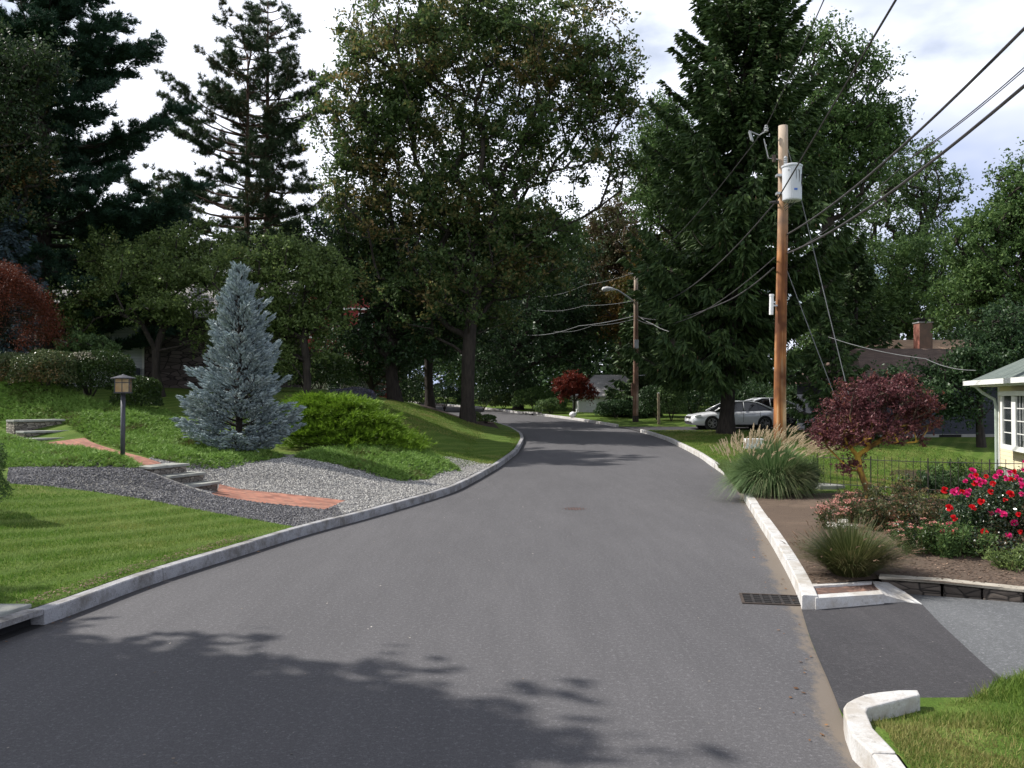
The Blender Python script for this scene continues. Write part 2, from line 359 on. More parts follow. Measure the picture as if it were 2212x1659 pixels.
M['iron_dark'] = pm('iron_dark', (.035, .033, .034), (.07, .062, .06), 12, .6, .4, .004, metal=.5)
M['flagstone'] = pm('flagstone', (.22, .22, .20), (.36, .36, .33), 5, .85, .5, .01, 20, c3=(.29, .30, .27))
def stonewall(name, c1, c2, scale=9):
    m, t, b = _new(name)
    tcn = t.nodes.new('ShaderNodeTexCoord'); mpn = t.nodes.new('ShaderNodeMapping'); mpn.inputs['Scale'].default_value = (1, 1, 2.6)
    v = t.nodes.new('ShaderNodeTexVoronoi'); v.inputs['Scale'].default_value = scale; v.feature = 'F1'
    t.links.new(tcn.outputs['Object'], mpn.inputs[0]); t.links.new(mpn.outputs[0], v.inputs['Vector'])
    sep = t.nodes.new('ShaderNodeSeparateColor'); t.links.new(v.outputs['Color'], sep.inputs[0])
    col = ramp(t, sep.outputs[0], [(0, c1), (1, c2)])
    v2 = t.nodes.new('ShaderNodeTexVoronoi'); v2.inputs['Scale'].default_value = scale; v2.feature = 'DISTANCE_TO_EDGE'; t.links.new(mpn.outputs[0], v2.inputs['Vector'])
    col = mixc(t, ramp(t, v2.outputs['Distance'], [(.02, (1, 1, 1)), (.08, (0, 0, 0))]), col, tuple(x * .3 for x in c1))
    t.links.new(col, b.inputs['Base Color']); b.inputs['Roughness'].default_value = .9; bump(t, b, v2.outputs['Distance'], .8, .03); return m
M['stone_riser'] = stonewall('stone_riser', (.14, .12, .10), (.34, .30, .25), 7)
M['stone_dark'] = stonewall('stone_dark', (.055, .045, .038), (.14, .115, .095), 5)

# ------------------------------------------------------------------ road
XS = np.linspace(0, 1, 25)
ys = np.arange(-28, 128.9, .25)
xl = XL(ys) - .06; xr = XR(ys) + .10
X = xl[:, None] + (xr - xl)[:, None] * XS[None]; Y = np.repeat(ys[:, None], 25, 1)
nr, nc = X.shape; ii = np.arange(nr * nc).reshape(nr, nc)
mb = MB(); mb.add(np.stack([X, Y, Hr(Y)], -1).reshape(-1, 3), np.stack([ii[:-1, :-1], ii[:-1, 1:], ii[1:, 1:], ii[1:, :-1]], -1).reshape(-1, 4))
road = mb.build('road', M['asphalt'], smooth=True); tag(road, kind='structure')
dr = XR(Y) - X; dl = X - XL(Y)
dust = np.clip(1 - dr / np.where((Y > 5) & (Y < 19), .27, .16), 0, 1) * (Y < 26) * .75 + np.exp(-((Y - 11.5) / 2.2) ** 2) * np.clip(1 - dr / .5, 0, 1) * .5 + np.exp(-((Y - 6.0) / .8) ** 2) * np.clip(1 - dr / .4, 0, 1) * .4
tar_shade = np.clip(1 - dl / .22, 0, 1) * .75  # tar line, with the left kerb's shadow painted into the same dark strip
for nm, arr in (('dust', dust), ('tar', tar_shade)):
    a = road.data.attributes.new(nm, 'FLOAT', 'POINT'); a.data.foreach_set('value', arr.ravel().astype(np.float32))

# ------------------------------------------------------------------ land in zones (one triangulation, shared borders)
def PZ(px, py, z):
    x = (px - 1106) / F; y = -(py - 829.5) / F
    d1 = math.cos(TILT) - y * math.sin(TILT); d2 = math.sin(TILT) + y * math.cos(TILT)
    k = (z - CAMZ) / d2; return (x * k, d1 * k)
def offR(y): return np.where(((y > 5.05) & (y < 9.0)) | ((y > 43.6) & (y < 47.6)), .0, .155)
def z8(x, y, z=.15): return PZ((x / 2.458 + 1700) / 1.1754, (y / 2.458 + 1450) / 1.1754, z)
def curbL(y0, y1, o=.155): 
    n = max(2, int(abs(y1 - y0) / .5)); return [(float(XL(y)) - o, float(y)) for y in np.linspace(y0, y1, n)]
yg0 = Q(655, 1138)[1]; yg1 = Q(1068, 1003)[1]
gravel = curbL(yg0, yg1) + [Q(976, 987), Q(930, 982), (-3.0, 23.0), (-5.5, 22.6), (-8.3, 20.6), (-7.9, 18.9), (-8.3, 17.9), (-9.5, 17.9), Q(20, 1008), Q(15, 1045), Q(100, 1052), Q(200, 1062), Q(330, 1083), Q(450, 1105), Q(560, 1125)]
def band(p, q, wd):
    p = np.array(p); q = np.array(q); d = (q - p) / np.linalg.norm(q - p); n = np.array([-d[1], d[0]]) * wd / 2
    return [tuple(p - n), tuple(q - n), tuple(q + n), tuple(p + n)]
path1 = [Q(455, 1068), Q(702, 1102), Q(749, 1082), Q(474, 1046)]
path2 = band((-7.0, 17.25), (-11.1, 21.5), .95)
path3 = band((-12.4, 22.6), (-16, 26.0), 1.0)
soil = [(float(XR(y)) + .155, float(y)) for y in np.linspace(9.35, 18.7, 20)] + [PZ(1705, 1064, .2), PZ(1830, 1060, .2), (8.6, 17.2), (9.2, 14.5), (12, 14.0), (14, 12), (14, 7.6), (8.6, 8.15), (6.4, 8.72), (5.34, 9.08), (4.1, 9.72)]
Hlow = lambda x, y: Hr(y) + .013 + .02 * np.clip(x - XR(y), 0, 2.5)
apron = [(float(XR(y)), float(y)) for y in np.linspace(5.76, 8.99, 9)] + [z8(905, 152, .03), z8(1340, 128, .03), z8(1480, 188, .03), z8(1580, 205, .05), z8(1700, 330, .05), z8(1980, 580, .06), z8(2080, 660, .06), z8(1900, 765, .06), z8(1560, 760, .06), z8(1300, 790, .05), z8(1130, 850, .03)]
olddrive = [z8(1580, 205, .05), z8(1480, 188, .04), z8(1338, 146, .04), z8(1262, 75, .04), (4.1, 9.72), (5.34, 9.08), (6.4, 8.72), (8.6, 8.15), (14, 7.6), (16, 7.2), (16, 4.6), z8(2480, 640, .07), z8(2080, 660, .06), z8(1980, 580, .06), z8(1700, 330, .05)]
YD0, YD1 = 43.7, 47.5
fardrive = [(float(XR(YD0)), YD0), (12, YD0 - .1), (32, YD0 - .6), (32, YD1 + 1.5), (12, YD1 + .1), (float(XR(YD1)), YD1), (float(XR(45.5)), 45.5)]
darkbed = [(float(XL(50)) - .2, 50.0), (float(XL(53.5)) - .2, 53.5), (float(XL(60)) - .2, 60), (-9.5, 60), (-4.5, 45), (-1.6, 41.6), (float(XL(43)) - .9, 43.0)]
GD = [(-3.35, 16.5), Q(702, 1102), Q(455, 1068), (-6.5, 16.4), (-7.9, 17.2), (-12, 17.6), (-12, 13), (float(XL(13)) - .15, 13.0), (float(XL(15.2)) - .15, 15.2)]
zones = [('driveway_apron', apron, 'asphalt_new', Hlow),
         ('driveway', olddrive, 'asphalt_old', Hlow),
         ('driveway_far', fardrive, 'asphalt_new', None),
         ('brick_path', path1, 'brick_path', None), ('brick_path', path2, 'brick_path2', None), 
         ('soil_bed', soil, 'soil', None), ('gravel_bed', gravel, 'gravel', None), ('mulch_bed', darkbed, 'mulch', None)]
pts = []; edges = []
def addline(poly, closed=True, step=.45):
    i0 = len(pts); out = []
    n = len(poly)
    for i in range(n if closed else n - 1):
        a = np.array(poly[i], float); b = np.array(poly[(i + 1) % n], float); k = max(1, int(np.linalg.norm(b - a) / step))
        for j in range(k): out.append(tuple(a + (b - a) * j / k))
    if not closed: out.append(tuple(poly[-1]))
    for p in out: pts.append(p)
    m = len(out)
    for j in range(m if closed else m - 1): edges.append((i0 + j, i0 + (j + 1) % m))
for z in zones: addline(z[1])
addline(GD[:6] + [GD[8]][:0], False)
yy = np.concatenate([np.arange(-28, 5.7, .5), np.arange(5.7, 9.1, .1), np.arange(9.3, 43.4, .4), np.arange(43.5, 47.8, .1), np.arange(48, 128.9, .8)])
addline([(float(XL(y)) - .155, float(y)) for y in yy], False, 5); addline([(float(XR(y)) + float(offR(y)), float(y)) for y in yy], False, 5)
def grid(x0, x1, y0, y1, s, hole=None):
    gx, gy = np.meshgrid(np.arange(x0, x1, s), np.arange(y0, y1, s)); gx = gx.ravel() + .013; gy = gy.ravel() + .017
    k = np.ones(len(gx), bool)
    if hole: k &= ~((gx > hole[0]) & (gx < hole[1]) & (gy > hole[2]) & (gy < hole[3]))
    for a, b in zip(gx[k], gy[k]): pts.append((float(a), float(b)))
grid(-14, 13, 4, 28, .45); grid(-30, 30, -6, 75, 1.5, (-14, 13, 4, 28)); grid(-60, 60, -30, 130, 5, (-30, 30, -6, 75)); grid(-600, 600, -120, 900, 60, (-60, 60, -30, 130))
cv, ce, cf, *_r = geometry.delaunay_2d_cdt([Vector(p) for p in pts], edges, [], 0, 1e-4)
V2 = np.array([(v.x, v.y) for v in cv]); T3 = np.array([tuple(f) for f in cf])
cen = V2[T3].mean(1); hh = H(V2[:, 0], V2[:, 1])
drop = (cen[:, 1] > -28) & (cen[:, 1] < 128.8) & (cen[:, 0] > XL(cen[:, 1]) - .155) & (cen[:, 0] < XR(cen[:, 1]) + offR(cen[:, 1]))
left = ~drop
def submesh(name, sel, mat, hf, kind='structure'):
    t = T3[sel]; u, inv = np.unique(t, return_inverse=True); v = V2[u]
    z = hh[u] if hf is None else hf(v[:, 0], v[:, 1])
    mb = MB(); mb.add(np.column_stack([v, z]), inv.reshape(-1, 3)); o = mb.build(name, mat, smooth=True); tag(o, kind=kind); return o
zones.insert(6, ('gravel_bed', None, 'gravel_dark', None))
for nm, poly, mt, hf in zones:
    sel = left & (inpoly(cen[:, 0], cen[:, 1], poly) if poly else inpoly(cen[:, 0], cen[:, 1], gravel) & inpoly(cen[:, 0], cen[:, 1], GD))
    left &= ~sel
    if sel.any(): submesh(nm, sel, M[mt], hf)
submesh('ground', left, M['lawn'], None)

# ------------------------------------------------------------------ kerbs
def kerb(name, xf, y0, y1, side, mat, stone=2.2, top=.15, w_=.15, seed=1):
    rg = random.Random(seed); y = y0; mb = MB()
    while y < y1 - .05:
        ln = min(stone * rg.uniform(.85, 1.15), y1 - y); n = max(2, int(ln / .4) + 1)
        yy = np.linspace(y + .007, y + ln - .007, n); xx = xf(yy)
        dx = np.gradient(xx, yy); nx = 1 / np.sqrt(1 + dx * dx); ny = -dx * nx      # unit normal towards +x
        j = rg.uniform(-.006, .006); jz = rg.uniform(-.005, .005); z = Hr(yy)
        V = []
        for i in range(n):
            for o, zz in ((0 + j, -.12), (.008 + j, top + jz - .012), (.02 + j, top + jz), (w_ - .012, top + jz), (w_, top + jz - .012), (w_, -.12)):
                V.append((xx[i] + side * o * nx[i], yy[i] + side * o * ny[i], z[i] + zz))
        Fc = [(a * 6 + b, a * 6 + (b + 1) % 6, (a + 1) * 6 + (b + 1) % 6, (a + 1) * 6 + b) for a in range(n - 1) for b in range(6)]
        b0 = mb.n; mb.add(V, Fc); mb.f.append(np.array([[b0 + b for b in range(6)]])); mb.f.append(np.array([[b0 + (n - 1) * 6 + b for b in range(6)][::-1]]))
        y += ln
    o = mb.build(name, mat); tag(o, kind='structure'); return o
kerb('kerb', XL, -28, 6.9, -1, M['granite'], seed=3)
kerb('kerb', XL, 8.42, 128, -1, M['granite'], seed=4)
kerb('kerb', XR, 9.02, 18.62, 1, M['granite_white'], stone=1.9, seed=5, w_=.17)
kerb('kerb', XR, 24.2, 43.5, 1, M['granite_white'], stone=2.0, seed=6)
kerb('kerb', XR, 47.7, 128, 1, M['granite_white'], stone=2.4, seed=7)
kerb('kerb', XR, -28, 5.03, 1, M['granite_white'], stone=2.4, seed=8)
# curved end stone at the driveway mouth
_k = lambda o, y: (float(XR(y)) + o, y)
cp = [_k(.01, 5.035), z8(1140, 1020), z8(1095, 903), z8(1085, 850), z8(1105, 822), z8(1150, 797), z8(1215, 770), z8(1300, 755), z8(1430, 742), z8(1550, 742), z8(1565, 772), z8(1400, 812), z8(1300, 838), z8(1240, 853), z8(1228, 880), z8(1270, 980), _k(.155, 5.035)]
o = MB().prism(cp, -.05, .152).build('kerb', M['granite_white'], bevel=.012); tag(o, kind='structure')
# kerb inlet on the left
st = thing('storm_drain_inlet', 'granite kerb inlet with dark throat and grey concrete cover at lower left of the road', 'storm drain', (float(XL(7.7)), 7.7, 0))
mb = MB(); yy = np.linspace(6.91, 8.41, 6); mbt = MB(); mbb = MB()
for a in range(5):
    y0, y1 = yy[a], yy[a + 1]; x0, x1 = float(XL(y0)), float(XL(y1))
    mb.prism([(x0, y0), (x1, y1), (x1 - .17, y1), (x0 - .17, y0)][::-1], .105, .158)
    mbb.prism([(x0 - .12, y0), (x1 - .12, y1), (x1 - .17, y1), (x0 - .17, y0)][::-1], -.1, .104)
    mbt.prism([(x0 + .02, y0), (x1 + .02, y1), (x1 - .118, y1), (x0 - .118, y0)][::-1], .002, .006)
mb.build('lintel', M['granite'], st); mbb.build('throat', M['dark'], st); mbt.build('sump', M['dark'], st)
cpoly = [(float(XL(8.5)) - .175, 8.5), (float(XL(7.0)) - .175, 7.0), (float(XL(7.0)) - 1.0, 7.0), (float(XL(8.5)) - 1.0, 8.5)]
MB().prism(cpoly[::-1], .08, .19).build('cover', M['flagstone'], st, bevel=.01)
# far inlet
st = thing('storm_drain_inlet', 'small dark kerb inlet in the white far kerb beyond the bend', 'storm drain', (float(XR(61.0)), 61.0, float(Hr(61))))
p = (float(XR(60.6)), 60.6); q = (float(XR(62.2)), 62.2)
an = math.atan2(q[1] - p[1], q[0] - p[0]); cx, cy = (p[0] + q[0]) / 2, (p[1] + q[1]) / 2; hz = float(Hr(61.4))
MB().box((cx + .08, cy + .1, hz + .13), (3.0, .30, .14), an).build('lintel', M['granite_white'], st, bevel=.01)
MB().box((cx - .02, cy - .0, hz + .035), (1.2, .20, .09), an).build('throat', M['dark'], st)

# basin cover by the right kerb
bc = thing('catch_basin_cover', 'white concrete frame with rusty brown panel between right kerb and stone wall', 'basin cover', (3.6, 9.4, .1))
MB().prism([z8(872, 96), z8(1262, 72), z8(1262, 61), z8(866, 81)], .0, .152).build('back_rail', M['granite_white'], bc, bevel=.005)
MB().prism([z8(912, 172, .13), z8(1338, 146, .13), z8(1316, 121, .13), z8(898, 150, .13)], .0, .135).build('front_rail', M['granite_white'], bc, bevel=.005)
MB().prism([z8(900, 150, .13), z8(1316, 121, .13), z8(1262, 72, .13), z8(874, 96, .13)], .0, .128).build('panel', pm('rust_panel', (.16, .085, .06), (.26, .15, .11), 8, .8, .5, .01, c3=(.10, .065, .055)), bc)
wing = MB(); a = [z8(1262, 61, .15), z8(1365, 72, .14), z8(1470, 130, .10), z8(1575, 208, .04), z8(1480, 192, .04), z8(1338, 148, .12), z8(1316, 121, .14)]
zz = [.15, .14, .10, .045, .045, .12, .14]
wing.add([(x, y, z) for (x, y), z in zip(a, zz)] + [(x, y, -.05) for x, y in a], [(i, (i + 1) % 7, 7 + (i + 1) % 7, 7 + i) for i in range(7)]); wing.f.append(np.array([[6, 5, 4, 3, 2, 1, 0]]))
wing.build('wing_stone', M['granite_white'], bc)
# low stone wall
wl = thing('low_stone_wall', 'low dark fieldstone wall with pale cap behind the driveway', 'wall', (5.3, 9.1, 0))
wp = [(4.12, 9.74), (4.7, 9.50), (5.34, 9.08), (6.4, 8.72), (8.6, 8.15)]
f = MB(); c = MB(); rg = random.Random(4)
for i in range(4):
    a = np.array(wp[i]); b = np.array(wp[i + 1]); d = (b - a) / np.linalg.norm(b - a); n = np.array([-d[1], d[0]]); n = n if n[1] > 0 else -n
    k = max(1, int(np.linalg.norm(b - a) / .33))
    for j in range(k):
        p0 = a + (b - a) * (j + .02) / k; p1 = a + (b - a) * (j + .98) / k; o_ = rg.uniform(-.02, .02); tp = .168 + rg.uniform(-.012, .006)
        f.prism([tuple(p0 + n * o_), tuple(p1 + n * o_ * .5), tuple(p1 + n * .26), tuple(p0 + n * .26)], -.06, tp)
    c.prism([tuple(a - n * .02 - d * .01), tuple(b - n * .02 + d * .01), tuple(b + n * .14), tuple(a + n * .14)], .170 + .0005 * i, .205 + .001 * i)
f.build('stone_face', M['stone_dark'], wl, bevel=.02); c.build('cap', pm('capstone', (.30, .27, .22), (.46, .42, .35), 6, .85, .4), wl, bevel=.008)

# grate in the gutter
gc = [hitr(*p) for p in [(1610, 1284.5), (1719, 1289), (1728, 1312.3), (1613, 1301)]]
gcx = sum(p[0] for p in gc) / 4; gcy = sum(p[1] for p in gc) / 4; ga = math.atan2(gc[1][1] - gc[0][1], gc[1][0] - gc[0][0])
gr = thing('catch_basin_grate', 'rusty slotted iron grate in the gutter by the end of the right kerb', 'drain grate', (gcx, gcy, 0)); GW, GH = .60, .42
def gb(mb, x, y, sx, sy, z, sz):
    cs, sn = math.cos(ga), math.sin(ga); mb.box((gcx + x * cs - y * sn, gcy + x * sn + y * cs, z), (sx, sy, sz), ga)
m1 = MB(); gb(m1, 0, 0, GW, GH, .003, .003); m1.build('pit', M['dark'], gr)
m1 = MB()
for s in (-1, 1): gb(m1, s * (GW / 2 + .012), 0, .03, GH + .06, .008, .012); gb(m1, 0, s * (GH / 2 + .014), GW - .008, .028, .008, .012)
m1.build('frame', M['iron'], gr)
m1 = MB()
for i in range(1, 6): gb(m1, -GW / 2 + GW * i / 6, 0, .026, GH - .006, .0085, .009)
for j in range(1, 5): gb(m1, 0, -GH / 2 + GH * j / 5, GW - .01, .022, .007, .006)
m1.build('bars', M['iron_dark'], gr)
# manhole
mx, my = hitr(1241, 1099)
mh = thing('manhole_cover', 'round rusty iron manhole cover in the middle of the road', 'manhole cover', (mx, my, 0))
MB().lathe([(.345, 0), (.345, .006), (.305, .008), (.30, .003)], (mx, my, 0), 32).build('rim', M['iron_dark'], mh)
mb = MB().lathe([(.295, 0), (.295, .006), (.10, .008), (.0, .008)], (mx, my, 0), 32)
for i in range(-4, 5):
    for j in range(-4, 5):
        if i * i + j * j < 17: mb.box((mx + i * .058, my + j * .058, .009), (.03, .03, .006))
mb.build('lid', pm('manhole_iron', (.085, .055, .05), (.14, .095, .085), 15, .7, .4, .004), mh)

# bare earth below everything, seen only in joints
gx, gy = np.meshgrid(np.arange(-30, 31, 1.5), np.arange(0, 70, 1.5)); nr, nc = gx.shape; ii = np.arange(nr * nc).reshape(nr, nc)
mb = MB(); mb.add(np.stack([gx, gy, Hr(gy) - .13], -1).reshape(-1, 3), np.stack([ii[:-1, :-1], ii[:-1, 1:], ii[1:, 1:], ii[1:, :-1]], -1).reshape(-1, 4)); o = mb.build('earth', M['mulch']); tag(o, kind='structure')
# ------------------------------------------------------------------ steps
def steps(label, fronts, d, width, run=.42, rise=.17):
    d = np.array(d) / np.linalg.norm(d); n = np.array([-d[1], d[0]]); rz = math.atan2(d[1], d[0])
    x, y, z = fronts[0]; th = thing('stone_steps', label, 'steps', (x, y, z - rise * len(fronts)))
    for (x, y, z) in fronts:
        c = np.array((x, y)) - d * run / 2
        MB().box((c[0], c[1], z - .02), (run + .05, width, .05), rz).build('tread', M['flagstone'], th, bevel=.008)
        MB().box((c[0] - d[0] * .06, c[1] - d[1] * .06, z - .21), (run + .05, width - .06, .325), rz).build('riser', M['stone_riser'], th)
    return th
steps('lower flight of three flagstone steps down to the short brick path by the gravel', [(-6.73, 17.1, .87), (-6.40, 17.15, .69), (-6.08, 17.05, .51)], (.92, -.38), 1.0)
steps('upper flight of stone steps at the left edge under the juniper bank', [(-12.2, 22.4, 1.63), (-11.72, 22.0, 1.36), (-11.3, 21.65, 1.20)], (.75, -.66), 1.25, .5)
# ------------------------------------------------------------------ foliage builders
def unit(v): return v / (np.linalg.norm(v, axis=-1, keepdims=True) + 1e-9)
def rdir(rng, n): return unit(rng.normal(size=(n, 3)))
def leaves(mb, c, size, rng, asp=.55, up=.5, var=.35, fold=True):
    """each leaf a pointed four-sided blade, free orientation biased to face upwards"""
    n = len(c)
    nrm = unit(rdir(rng, n) + np.array([0, 0, up])); a = unit(np.cross(nrm, rdir(rng, n))); b = np.cross(nrm, a)
    s = (size * (1 + var * rng.uniform(-1, 1, n)))[:, None]
    V = np.stack([c - a * s * .5, c + b * s * asp * .5 - nrm * s * .06, c + a * s * .5 - nrm * s * .12, c - b * s * asp * .5 - nrm * s * .06], 1).reshape(-1, 3)
    mb.add(V, np.arange(4 * n).reshape(n, 4))
def spikes(mb, c, d, ln, wd, rng):
    """thin triangular needles from c along d"""
    n = len(c); ln = np.broadcast_to(ln, (n,)); s = unit(np.cross(d, rdir(rng, n))) * (wd / 2)
    V = np.stack([c - s, c + s, c + d * ln[:, None]], 1).reshape(-1, 3); mb.add(V, np.arange(3 * n).reshape(n, 3))
def tufts(mb, c, ax, k, ln, wd, rng, spread=.9):
    n = len(c); cc = np.repeat(c, k, 0); d = unit(np.repeat(ax, k, 0) + rdir(rng, n * k) * spread)
    spikes(mb, cc, d, ln * rng.uniform(.7, 1.15, n * k), wd, rng)
def fingers(mb, c, d, ln, r, rng):
    """short plump twigs: four-sided tapered prisms"""
    n = len(c); u = unit(np.cross(d, rdir(rng, n))); v = np.cross(d, u); ln = np.broadcast_to(ln, (n,))[:, None]; r = np.broadcast_to(r, (n,))[:, None]
    V = np.stack([c + u * r * .6, c + v * r * .6, c - u * r * .6, c - v * r * .6, c + d * ln * .6 + u * r, c + d * ln * .6 + v * r, c + d * ln * .6 - u * r, c + d * ln * .6 - v * r, c + d * ln], 1).reshape(-1, 3)
    b = np.arange(n)[:, None] * 9
    mb.add(V, np.concatenate([b + np.array([[i, (i + 1) % 4, 4 + (i + 1) % 4, 4 + i]]) for i in range(4)]))
    q = np.concatenate([b + np.array([[4 + i, 4 + (i + 1) % 4, 8]]) for i in range(4)]); mb.f.append(q + mb.n - 9 * n)
def lobe(px, py, Y, rx, rz, ry=None):
    k = Y / F; c = P(px, py, Y); return (c[0], c[1], c[2], rx * k, (ry if ry else rx * k * .9), rz * k)
def sample_lobes(lobes, n, rng, shell=.33):
    w_ = np.array([l[3] * l[4] * l[5] for l in lobes]) ** .75; w_ /= w_.sum(); ch = rng.choice(len(lobes), n, p=w_); A = np.array([l[:6] for l in lobes])[ch]
    return A[:, :3] + rdir(rng, n) * (rng.uniform(0, 1, n) ** shell)[:, None] * A[:, 3:6]
def grow(trunk, cents, rng, step=.9, lift=.12, pathw=.28):
    cap = len(trunk) + len(cents) * 24 + 10
    Pn = np.zeros((cap, 3)); par = np.full(cap, -1); pl = np.zeros(cap); n = 0
    for i, t in enumerate(trunk):
        Pn[n] = t; par[n] = n - 1; pl[n] = 0 if i == 0 else pl[n - 1] + np.linalg.norm(np.array(t) - Pn[n - 1]); n += 1
    lo = max(1, int(len(trunk) * .45)); tips = []
    for c in cents[np.argsort(np.linalg.norm(cents - np.array(trunk[-1]), axis=1))]:
        d = np.linalg.norm(Pn[lo:n] - c, axis=1); cost = d + pathw * pl[lo:n] + .9 * np.maximum(0, Pn[lo:n, 2] - c[2] + .3 * d)
        k = lo + int(np.argmin(cost)); a = Pn[k]; dist = np.linalg.norm(c - a); m = min(22, max(1, int(dist / step))); prev = k
        bow = np.array([0, 0, -1]) * dist * lift * .6 + rng.normal(size=3) * dist * .06
        for j in range(1, m + 1):
            t = j / m; q = a + (c - a) * t + bow * math.sin(math.pi * t) * (1 if dist > 1.5 else .4) + rng.normal(size=3) * .04 * (j < m)
            Pn[n] = q; par[n] = prev; pl[n] = pl[prev] + np.linalg.norm(q - Pn[prev]); prev = n; n += 1
        tips.append(prev)
    return Pn[:n], par[:n], tips
def limbs(mb, Pn, par, tips, r0, rt=.012, sides=6, p=.5, minr=0, flare=1.5):
    n = len(Pn); cnt = np.zeros(n); cnt[tips] = 1
    for i in range(n - 1, 0, -1): cnt[par[i]] += cnt[i]
    r = rt + (r0 - rt) * (np.maximum(cnt, 1) / cnt[0]) ** p
    idx = np.arange(1, n); idx = idx[r[idx] > minr]; a = Pn[par[idx]]; b = Pn[idx]; d = unit(b - a)
    ref = np.where(np.abs(d[:, 2:3]) < .9, np.array([[0, 0, 1.]]), np.array([[1., 0, 0]])); u = unit(np.cross(d, ref)); v = np.cross(d, u)
    ra = np.minimum(r[par[idx]], r[idx] * 1.3); rb = r[idx]; a = a - d * ra[:, None] * .3; V = []
    ra = np.where(idx == 1, ra * flare, ra)
    for q, rr in ((a, ra), (b, rb)):
        for j in range(sides):
            t = 2 * math.pi * j / sides; V.append(q + (u * math.cos(t) + v * math.sin(t)) * rr[:, None])
    V = np.stack(V, 1).reshape(-1, 3); k = np.arange(len(idx))[:, None] * 2 * sides
    mb.add(V, np.concatenate([k + np.array([[j, (j + 1) % sides, sides + (j + 1) % sides, sides + j]]) for j in range(sides)]))
def barkm(name, a, b): return pm(name, a, b, 3, .95, 1, .04, 9, stretch=(4, 4, .8))
M['bark_grey'] = barkm('bark_grey', (.05, .042, .036), (.13, .115, .10))
M['bark_dark'] = barkm('bark_dark', (.022, .018, .015), (.06, .048, .04))
M['bark_red'] = barkm('bark_red', (.055, .032, .024), (.14, .085, .06))
def tree(name, label, base, lobes, top, ncl, per, size, mat, bark, r0, seed, trunk_bend=.15, sig=.55, shell=.33, up=.4, asp=.55, group=None, flat=.7, cat='tree', lift=.12, gaps=0, minr=0, leaders=None, origin=None, step=.9, vary=.4, avoid=None):
    rng = np.random.default_rng(seed); base = np.array(base, float); top = np.array(top, float)
    th = thing(name, label, cat, tuple(base), group)
    k = max(4, int(np.linalg.norm(top - base) / .8)); tt = np.linspace(0, 1, k)[:, None]
    tr = base + (top - base) * tt + np.sin(tt * math.pi) * rng.normal(size=3) * np.array([1, 1, 0]) * trunk_bend
    tr[0, 2] -= .25
    cents = sample_lobes(lobes, ncl, rng, shell)
    if gaps:
        f = np.sin(cents[:, 0] * 1.3 + seed) * np.sin(cents[:, 2] * 1.1 + seed * 2) * np.sin(cents[:, 1] * .9 + 1); cents = cents[f > -gaps]
    if leaders is not None:
        L0 = [np.array(q, float) for q in leaders]; cents = np.concatenate([np.array(L0), cents])
    if avoid:
        ax_, ay_, ar_ = avoid; u_ = 1106 + cents[:, 0] / cents[:, 1] * F; v_ = 859.5 - (cents[:, 2] - CAMZ) / cents[:, 1] * F; cents = cents[((u_ - ax_) / ar_) ** 2 + ((v_ - ay_) / ar_) ** 2 > 1]
    Pn, par, tips = grow(tr, cents, rng, step, lift)
    mb = MB(); limbs(mb, Pn, par, tips, r0, minr=minr); mb.build('trunk', bark, th, smooth=True)
    if per > 0:
        m = len(cents); kk = np.maximum(4, (per * (1 + vary * rng.normal(size=m))).astype(int)); cc = np.repeat(cents, kk, 0); sg = np.repeat(sig * rng.uniform(.65, 1.3, m), kk)[:, None]
        # leaves sit along short shoots that fan out of each branch tip
        ns = max(3, int(per / 16)); sd = rdir(rng, m * ns) * np.array([1, 1, flat]) + unit(np.repeat(cents - (base * .35 + top * .65), ns, 0)) * .45 + np.array([0, 0, .12]); sd = unit(sd) * rng.uniform(.6, 1.15, m * ns)[:, None]
        sid = np.repeat(np.arange(m) * ns, kk) + rng.integers(0, ns, len(cc)); tl_ = rng.uniform(.12, 1, len(cc)) ** .8
        c = cc + sd[sid] * (tl_[:, None] * sg * 1.9) + rng.normal(size=cc.shape) * sg * .17 - np.array([0, 0, 1.]) * (tl_ ** 2)[:, None] * sg * .25
        mb = MB(); leaves(mb, c, size, rng, asp, up); mb.build('crown', mat, th)
    return th
def shrub(name, label, c, r, n, size, mat, seed, boxy=2.0, cat='shrub', group=None, up=.5, asp=.55, inner=.25, stems=True, rough=.06, top=None):
    rng = np.random.default_rng(seed); c = np.array(c, float); r = np.array(r, float); th = thing(name, label, cat, tuple(c), group)
    d = rdir(rng, n); d[:, 2] = np.where(d[:, 2] < -.35, -d[:, 2], d[:, 2])
    rad = (np.abs(d) ** boxy).sum(1) ** (-1 / boxy)
    w1 = np.sin(d[:, 0] * 5 + seed) * np.cos(d[:, 1] * 6 + seed * 2) + np.sin(d[:, 2] * 7 + d[:, 0] * 4)
    q = (1 + rough * w1) * np.where(rng.uniform(0, 1, n) < inner, rng.uniform(.5, 1, n), rng.uniform(.9, 1.05, n))
    pos = c + np.array([0, 0, r[2] * .42]) + d * (rad * q)[:, None] * r * np.array([1, 1, .6])
    mb = MB(); leaves(mb, pos, size, rng, asp, up); mb.build('foliage', mat, th)
    if stems:
        mb = MB()
        for i in range(7):
            a = rng.uniform(0, 6.28); e = c + np.array([math.cos(a) * r[0] * .6, math.sin(a) * r[1] * .6, r[2] * .7])
            mb.tube([c + np.array([0, 0, -.1]), c * .5 + e * .5 + np.array([0, 0, .1 * r[2]]), e], [.03, .02, .008], 5)
        mb.build('stems', M['bark_dark'], th)
    return th

